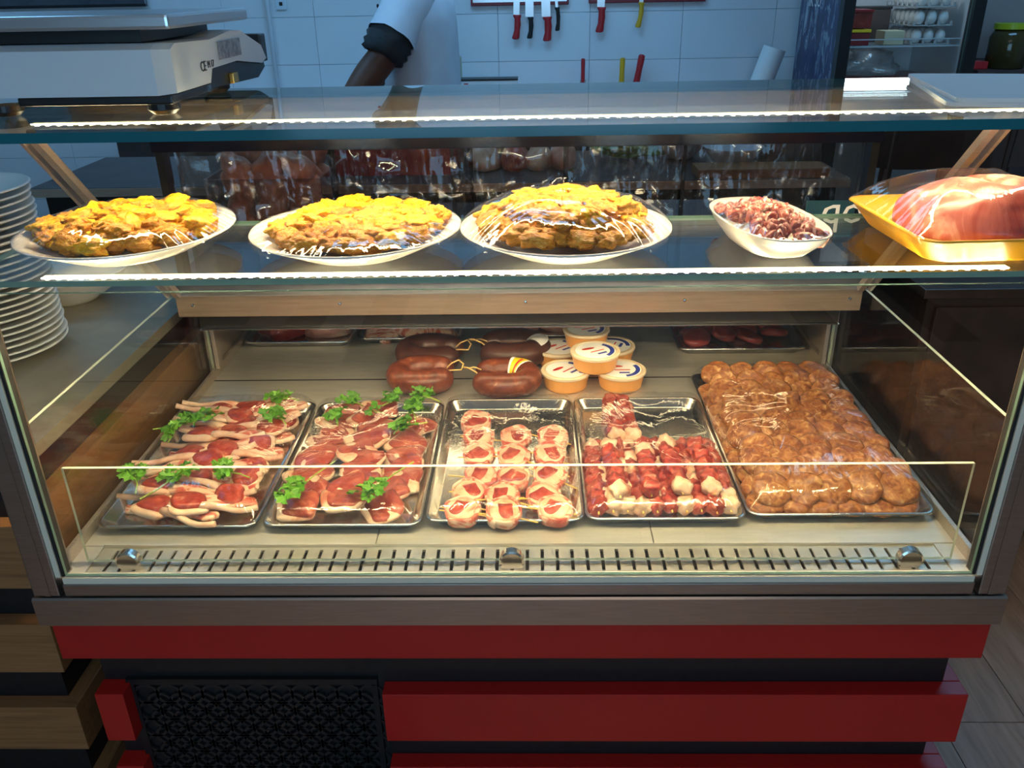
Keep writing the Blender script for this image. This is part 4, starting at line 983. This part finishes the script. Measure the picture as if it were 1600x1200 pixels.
for z in (1.41, 1.33, 1.25): mk('coat_button', lathe([(0.001, 0), (0.007, 0), (0.007, 0.002), (0.001, 0.002)], 14), M['scale_black'], pe, (-0.532, 2.40, z), (R(90), 0, R(-45)))
# ------------------------------------------------------------------ wall things
def rack(x0, x1, z0, z1, label):
    e = empty('knife_rack', label, 'knife rack', ((x0+x1)/2, 3.298, z0))
    mk('rack_bar', boxm(x0-(x0+x1)/2, x1-(x0+x1)/2, -0.018, 0.0, 0, z1-z0, 0.003), M['dred_plastic'], e)
    mk('magnet_strip', boxm(x0-(x0+x1)/2+0.01, x1-(x0+x1)/2-0.01, -0.0186, -0.0181, 0.015, z1-z0-0.015), M['blade'], e)
rack(-0.238, 0.222, 1.385, 1.44, 'dark red magnetic knife rack holding four knives')
rack(0.315, 0.86, 1.388, 1.443, 'dark red magnetic knife rack holding the yellow handled knife')
def knife(x, ztop, zg, zb, mat, label, wdt=0.016, tilt=0.0, blade_w=0.018):
    """blade up on the rack, handle hanging: zg = top of the handle, zb = butt"""
    e = empty('knife', label, 'knife', (x, 3.277, zg), None)
    e.rotation_euler = (0, tilt, 0)
    bl = frompy([(-blade_w, 0.0012, 0), (blade_w*0.6, 0.0012, 0), (blade_w*0.6, 0.0012, (ztop-zg)*0.75), (-blade_w*0.2, 0.0012, ztop-zg), (-blade_w, 0.0012, (ztop-zg)*0.8), (-blade_w, -0.0012, 0), (blade_w*0.6, -0.0012, 0), (blade_w*0.6, -0.0012, (ztop-zg)*0.75), (-blade_w*0.2, -0.0012, ztop-zg), (-blade_w, -0.0012, (ztop-zg)*0.8)],
                [(0, 1, 2, 3, 4), (9, 8, 7, 6, 5)]+[(i, i+5, (i+1) % 5+5, (i+1) % 5) for i in range(5)])
    mk('blade', bl, M['blade'], e)
    h = zg-zb; lo = []
    for t, wv, off in ((0, 1.15, 0), (0.06, 1.2, 0), (0.16, 0.85, 0.002), (0.4, 0.95, 0.003), (0.65, 0.85, 0.001), (0.85, 1.05, -0.003), (0.96, 1.1, -0.005), (1.0, 0.7, -0.006)):
        lo.append([(off+wdt*wv*math.cos(a), 0.010*math.sin(a), -h*t) for a in [2*PI*i/12 for i in range(12)]])
    mk('handle', loft(lo), M[mat], e, smooth=True)
knife(-0.021, 1.50, 1.345, 1.238, 'red_plastic', 'boning knife with a red handle hanging first on the long rack', 0.016, R(2))
knife(0.042, 1.52, 1.335, 1.240, 'scale_black', 'chef knife with a black riveted handle on the long rack', 0.012, 0, 0.024)
knife(0.121, 1.55, 1.335, 1.228, 'red_plastic', 'broad butcher knife with a red handle on the long rack', 0.018, R(-2), 0.026)
knife(0.167, 1.45, 1.375, 1.272, 'scale_black', 'slim black handled steel hanging beside the broad butcher knife', 0.010, R(-4), 0.008)
knife(0.376, 1.52, 1.372, 1.262, 'red_plastic', 'butcher knife with a red handle hanging alone on the second rack', 0.017, R(2), 0.022)
knife(0.562, 1.47, 1.390, 1.280, 'yellow_plastic', 'knife with a black and yellow handle on the second rack', 0.012, R(4), 0.012)
kh = empty('knife_holder', 'white wall pocket holding upright tools under the racks', 'knife holder', (0.42, 3.29, 0.92))
mk('pocket', boxm(-0.22, 0.22, -0.07, 0.0, 0, 0.105, 0.004), M['tile'], kh)
def upright(x, z0, z1, mat, label, w_, tilt):
    e = empty('upright_tool', label, 'tool', (x, 3.25, z0-0.02), None); e.rotation_euler = (0, tilt, 0)
    lo = []
    h = z1-z0+0.02
    for t, k_ in ((0, 0.85), (0.1, 1.0), (0.5, 0.9), (0.85, 1.0), (0.97, 0.95), (1, 0.5)): lo.append([(w_*k_*math.cos(a), 0.009*math.sin(a), h*t) for a in [2*PI*i/12 for i in range(12)]])
    mk('handle', loft(lo), M[mat], e, smooth=True)
    mk('neck', boxm(-w_*1.4, w_*1.4, -0.002, 0.002, -0.02, 0.012), M['blade'], e)
upright(0.292, 1.06, 1.150, 'red_plastic', 'slim red handled scraper standing in the wall pocket', 0.010, 0)
upright(0.478, 1.045, 1.150, 'yellow_plastic', 'yellow handled knife standing in the wall pocket', 0.013, R(1))
upright(0.548, 1.045, 1.165, 'red_plastic', 'thick red handled knife leaning in the wall pocket', 0.016, R(10))
sideb = empty('wall_counter', 'white counter along the tiled wall', 'counter', (-0.2, 3.1, 0))
box('counter_top', (-1.9, 1.2, 2.93, 3.298, 0.89, 0.915), M['tile'], sideb); box('counter_front', (-1.9, 1.2, 2.96, 3.298, 0.0, 0.8895), M['bench'], sideb)
o = mk('paper_roll', lathe([(0.02, 0), (0.052, 0), (0.052, 0.27), (0.02, 0.27)], 32), M['paper_white'], None, (1.085, 3.13, 0.9155), (0, R(17), 0), smooth=False); o.location.z = 0.931; tag(o, 'white paper towel roll leaning against the tiled wall', 'paper roll')
bx2 = empty('film_box', 'flat cling film carton lying on the wall counter', 'carton', (-0.15, 3.05, 0.9155))
mk('carton', boxm(-0.13, 0.13, -0.05, 0.05, 0, 0.165, 0.002), M['paper_white'], bx2); mk('dark_lid', boxm(-0.132, 0.132, -0.052, 0.052, 0.166, 0.172), M['scale_black'], bx2); mk('red_logo', boxm(-0.115, -0.095, -0.0512, -0.0505, 0.14, 0.155), M['red_print'], bx2)
o = mk('cutting_slab', boxm(-0.014, 0.014, -0.10, 0.10, 0, 0.26, 0.012), M['cream_card'], None, (-0.30, 3.12, 0.9155)); tag(o, 'pale cutting slab standing on edge behind the butcher', 'cutting board')
sk_ = empty('wall_socket', 'white power socket on the tiled wall', 'socket', (-1.137, 3.299, 1.385))
mk('plate', boxm(-0.025, 0.025, -0.008, 0, 0, 0.05, 0.002), M['scale_white'], sk_); mk('hole', boxm(-0.008, 0.008, -0.0086, -0.0081, 0.017, 0.033), M['scale_black'], sk_)
tag(mk('wall_pipe', tube([(0, 0, 0.92), (0, 0, 2.2)], 0.010, 12), M['tile'], None, (-1.20, 3.283, 0.0), smooth=True), 'thin white pipe running up the tiled wall', 'pipe')
dp = empty('wall_panel', 'dark grey panel hung on the wall behind the scale', 'panel', (-2.3, 3.29, 1.41))
mk('panel', boxm(-0.55, 0.53, -0.02, 0, 0, 0.5, 0.003), M['worktop'], dp); mk('lower_trim', boxm(-0.55, 0.53, -0.024, -0.0205, 0.0, 0.012), M['scale_black'], dp)
# fridge
fx0, fx1, fy0, fy1 = 1.275, 1.83, 2.60, 3.18
fg = empty('drinks_fridge', 'glass door fridge with blue splash print on its side', 'fridge', (1.55, 2.9, 0))
F = lambda n, b, mt: box(n, b, M[mt], fg)
F('side_panel', (fx0, fx0+0.03, fy0+0.05, fy1, 0.0, 2.0), 'poster'); F('side_panel', (fx1-0.03, fx1, fy0+0.05, fy1, 0.0, 2.0), 'fridge_white')
F('back_panel', (fx0+0.03, fx1-0.03, fy1-0.03, fy1, 0.0, 2.0), 'fridge_white'); F('top_panel', (fx0+0.03, fx1-0.03, fy0+0.05, fy1-0.03, 1.96, 2.0), 'fridge_white'); F('bottom_panel', (fx0+0.03, fx1-0.03, fy0+0.05, fy1-0.03, 0.0, 0.3), 'fridge_white')
for b in ((fx0, fx0+0.045, fy0, fy0+0.049, 0.3, 2.0), (fx1-0.045, fx1, fy0, fy0+0.049, 0.3, 2.0), (fx0+0.045, fx1-0.045, fy0, fy0+0.049, 0.3, 0.36), (fx0+0.045, fx1-0.045, fy0, fy0+0.049, 1.92, 2.0)): F('door_frame', b, 'scale_black')
pane('door_glass', (fx0+0.046, fx1-0.046, fy0+0.02, fy0+0.026, 0.361, 1.919), M['glass'], M['edge_green'], fg, 1)
F('fridge_lamp', (1.345, 1.605, fy0+0.055, fy0+0.075, 1.526, 1.586), 'fridge_lamp')
SHZ = 1.222
for z in (SHZ, 0.95, 1.60):
    bm = bmesh.new()
    for y in (fy0+0.08, fy1-0.06): box_into(bm, fx0+0.035, fx1-0.035, y, y+0.006, z-0.006, z)
    for i in range(22):
        x = fx0+0.045+i*0.0215; box_into(bm, x, x+0.003, fy0+0.08, fy1-0.054, z-0.003, z)
    if z == SHZ: box_into(bm, fx0+0.035, fx1-0.035, fy0+0.078, fy0+0.081, z+0.022, z+0.026)
    mk('wire_shelf', bm_mesh(bm), M['scale_white'], fg, world=True)
text('lettering', 'IK SU', 0.072, M['paper_white'], fg, (fx0-0.0012-1.55, 3.06-2.9, 1.366), (R(90), 0, R(-90)))
em = lathe([(0.001, -0.027), (0.010, -0.0255), (0.017, -0.019), (0.0205, -0.009), (0.021, 0.0), (0.0195, 0.010), (0.0155, 0.020), (0.009, 0.0265), (0.001, 0.0285)], 20)
for p in em.polygons: p.use_smooth = True
em.materials.append(M['egg'])
for lv_ in range(3):
    z = SHZ+0.001+lv_*0.070
    bm = bmesh.new(); box_into(bm, 1.595, 1.755, fy0+0.09, fy0+0.40, z, z+0.004)
    for i in range(4):
        for j in range(7):
            box_into(bm, 1.598+i*0.05-0.004, 1.598+i*0.05+0.004, fy0+0.092+j*0.05, fy0+0.10+j*0.05, z+0.004, z+0.018) if 1.598+i*0.05 < 1.752 else None
    tag(mk('egg_tray', bm_mesh(bm), M['pulp'], None), ['bottom grey egg tray on the fridge shelf', 'middle grey egg tray in the fridge stack', 'top grey egg tray in the fridge stack'][lv_], 'egg tray')
    for i in range(3):
        for j in range(6):
            tag(mk('egg', em, None, None, (1.625+i*0.048, fy0+0.118+j*0.048, z+0.0325)), 'white egg on the %s egg tray in the fridge' % ('bottom', 'middle', 'top')[lv_], 'egg', 'eggs on the %s tray' % ('bottom', 'middle', 'top')[lv_])
def fbox(nm, b, mt, label, cat, lid=None):
    e = empty(nm, label, cat, ((b[0]+b[1])/2, (b[2]+b[3])/2, b[4])); box('carton', b, M[mt], e, 0.003)
    if lid: box('lid', (b[0]-0.003, b[1]+0.003, b[2]-0.003, b[3]+0.003, b[5]+0.0005, b[5]+0.012), M[lid], e, 0.002)
fbox('food_tub', (1.33, 1.43, 2.70, 2.82, SHZ+0.001, SHZ+0.05), 'dred_plastic', 'dark red food tub with yellow band, lowest in the fridge stack', 'tub', 'yellow_print')
fbox('food_tub', (1.325, 1.43, 2.70, 2.82, SHZ+0.066, SHZ+0.125), 'meat_dark', 'dark red food tub stacked on another tub in the fridge', 'tub', 'dred_plastic')
fbox('butter_pack', (1.49, 1.57, 2.70, 2.80, SHZ+0.001, SHZ+0.055), 'cream_card', 'cream coloured butter pack on the fridge shelf', 'pack')
fbox('food_tub', (1.45, 1.58, 2.90, 3.02, SHZ+0.001, SHZ+0.13), 'bench', 'dark tub at the rear of the fridge shelf', 'tub', 'scale_black')
tag(mk('plastic_bag', blob(520, 0.15, 0.13, 0.075, 0.35, 1.8, 4, True, 0.08), M['bag'], None, (1.47, 2.84, 0.977+0.15)), 'clear plastic bag of food under the fridge egg shelf', 'bag')
tag(mk('food_carton', boxm(-0.19, 0.19, -0.13, 0.13, 0, 0.146, 0.004), M['dred_plastic'], None, (1.55, 2.86, 0.9505)), 'low red carton under the clear bag in the fridge', 'carton')
# cabinet to the right of the fridge
cbn = empty('side_cabinet', 'pale cabinet with a dark shelf beside the fridge', 'cabinet', (2.3, 2.9, 0))
box('cabinet_body', (1.86, 2.9, 2.62, 3.25, 0.0, 1.125), M['bench'], cbn); box('cabinet_back', (1.86, 2.9, 3.20, 3.25, 1.126, 2.0), M['fridge_white'], cbn); box('cabinet_shelf', (1.86, 2.9, 2.75, 3.199, 1.50, 1.53), M['fridge_white'], cbn)
j = empty('pickle_jar', 'big dark pickle jar with a lime green lid on the cabinet', 'jar', (2.01, 2.72, 1.1255))
mk('glass_body', lathe([(0.003, 0), (0.07, 0), (0.075, 0.006), (0.075, 0.12), (0.06, 0.15), (0.003, 0.15)], 36), M['jarglass'], j, smooth=True); mk('lid', lathe([(0.003, 0.1505), (0.066, 0.1505), (0.066, 0.172), (0.003, 0.172)], 36), M['lid_green'], j)
fbox('spice_box', (1.87, 1.925, 2.68, 2.76, 1.1255, 1.155), 'red_plastic', 'small red box beside the dark pickle jar', 'box')

# ------------------------------------------------------------------ dark furniture beyond the case
M['dark_wood'] = noisy('dark_walnut', [(0.3, (0.022, 0.011, 0.007)), (0.7, (0.050, 0.026, 0.016))], scale=8, sc=(1, 6, 0.7), dist=0.8, rough=0.35, rnd=False)
sb = empty('dark_sideboard', 'dark walnut sideboard standing beyond the end of the display case', 'sideboard', (1.5, 1.3, 0))
box('carcass', (1.02, 2.05, 0.95, 1.50, 0.06, 0.755), M['dark_wood'], sb); box('sideboard_top', (1.0, 2.07, 0.93, 1.51, 0.7555, 0.78), M['dark_wood'], sb, 0.003)
for x in (1.04, 1.38, 1.72):
    d_ = box('door', (x, x+0.32, 0.935, 0.9495, 0.09, 0.73), M['dark_wood'], sb, 0.003); mk('knob', lathe([(0.002, 0), (0.008, 0), (0.012, 0.016), (0.002, 0.02)], 16), M['brass'], d_, (x+0.28, 0.935, 0.44), (R(90), 0, 0))
for x in (1.05, 1.98):
    for y in (0.98, 1.44): box('foot', (x, x+0.05, y, y+0.05, 0.0, 0.0595), M['dark_wood'], sb)
ch_ = empty('dining_chair', 'dark wooden dining chair with a curved back rail behind the sideboard', 'chair', (1.32, 1.85, 0), None, R(0))
mk('seat', boxm(-0.21, 0.21, -0.21, 0.21, 0.43, 0.46, 0.01), M['dark_wood'], ch_)
for x in (-0.18, 0.18):
    mk('leg', tube([(x, 0.18, 0), (x, 0.18, 0.43)], [0.016, 0.02], 10), M['dark_wood'], ch_); mk('back_leg', tube([(x, -0.18, 0), (x, -0.19, 0.45), (x, -0.24, 1.06)], [0.016, 0.02, 0.018], 10), M['dark_wood'], ch_)
for z, h in ((1.0, 0.14), (0.76, 0.05)):
    lo = []
    for i in range(11):
        x = -0.23+0.046*i; yb = -0.235-0.05*(1-(x/0.23)**2)*-1-0.03; e_ = 1-0.25*(abs(x)/0.23)**3
        lo.append([(x, yb, z-h/2*e_), (x, yb+0.02, z-h/2*e_), (x, yb+0.012, z+h/2*e_), (x, yb-0.008, z+h/2*e_)])
    mk('back_rail', loft(lo), M['dark_wood'], ch_, smooth=False)

# crumpled clear film hanging in front of the sliding doors
for xa, xb, sd, lb_ in ((-0.70, -0.40, 1, 'crumpled clear film hanging before the box of raw chicken'), (-0.36, -0.10, 2, 'crumpled clear film hanging before the red crate'), (-0.08, 0.33, 3, 'wide crumpled clear film hanging before the lettuce'), (0.37, 0.60, 4, 'crumpled clear film hanging before the white bowls')):
    nx, nz = int((xb-xa)/0.004), 26; v = []; f = []
    for j in range(nz+1):
        z = 1.179-0.165*j/nz
        for i in range(nx+1):
            x = xa+(xb-xa)*i/nx; g = 0.3+0.7*j/nz
            y = 0.668+0.006*noise.noise(Vector((x*55+sd*9+z*4, z*7, sd)))+0.008*noise.noise(Vector((x*16, z*22, sd*3)))+0.05*(z-1.1)
            v.append((x+0.004*noise.noise(Vector((x*20, z*20, sd))), y, z))
    for j in range(nz):
        for i in range(nx): a = j*(nx+1)+i; f.append((a, a+1, a+nx+2, a+nx+1))
    me = frompy(v, f)
    for p in me.polygons: p.use_smooth = True
    tag(mk('hanging_film', me, M['film_tight']), lb_, 'plastic film')
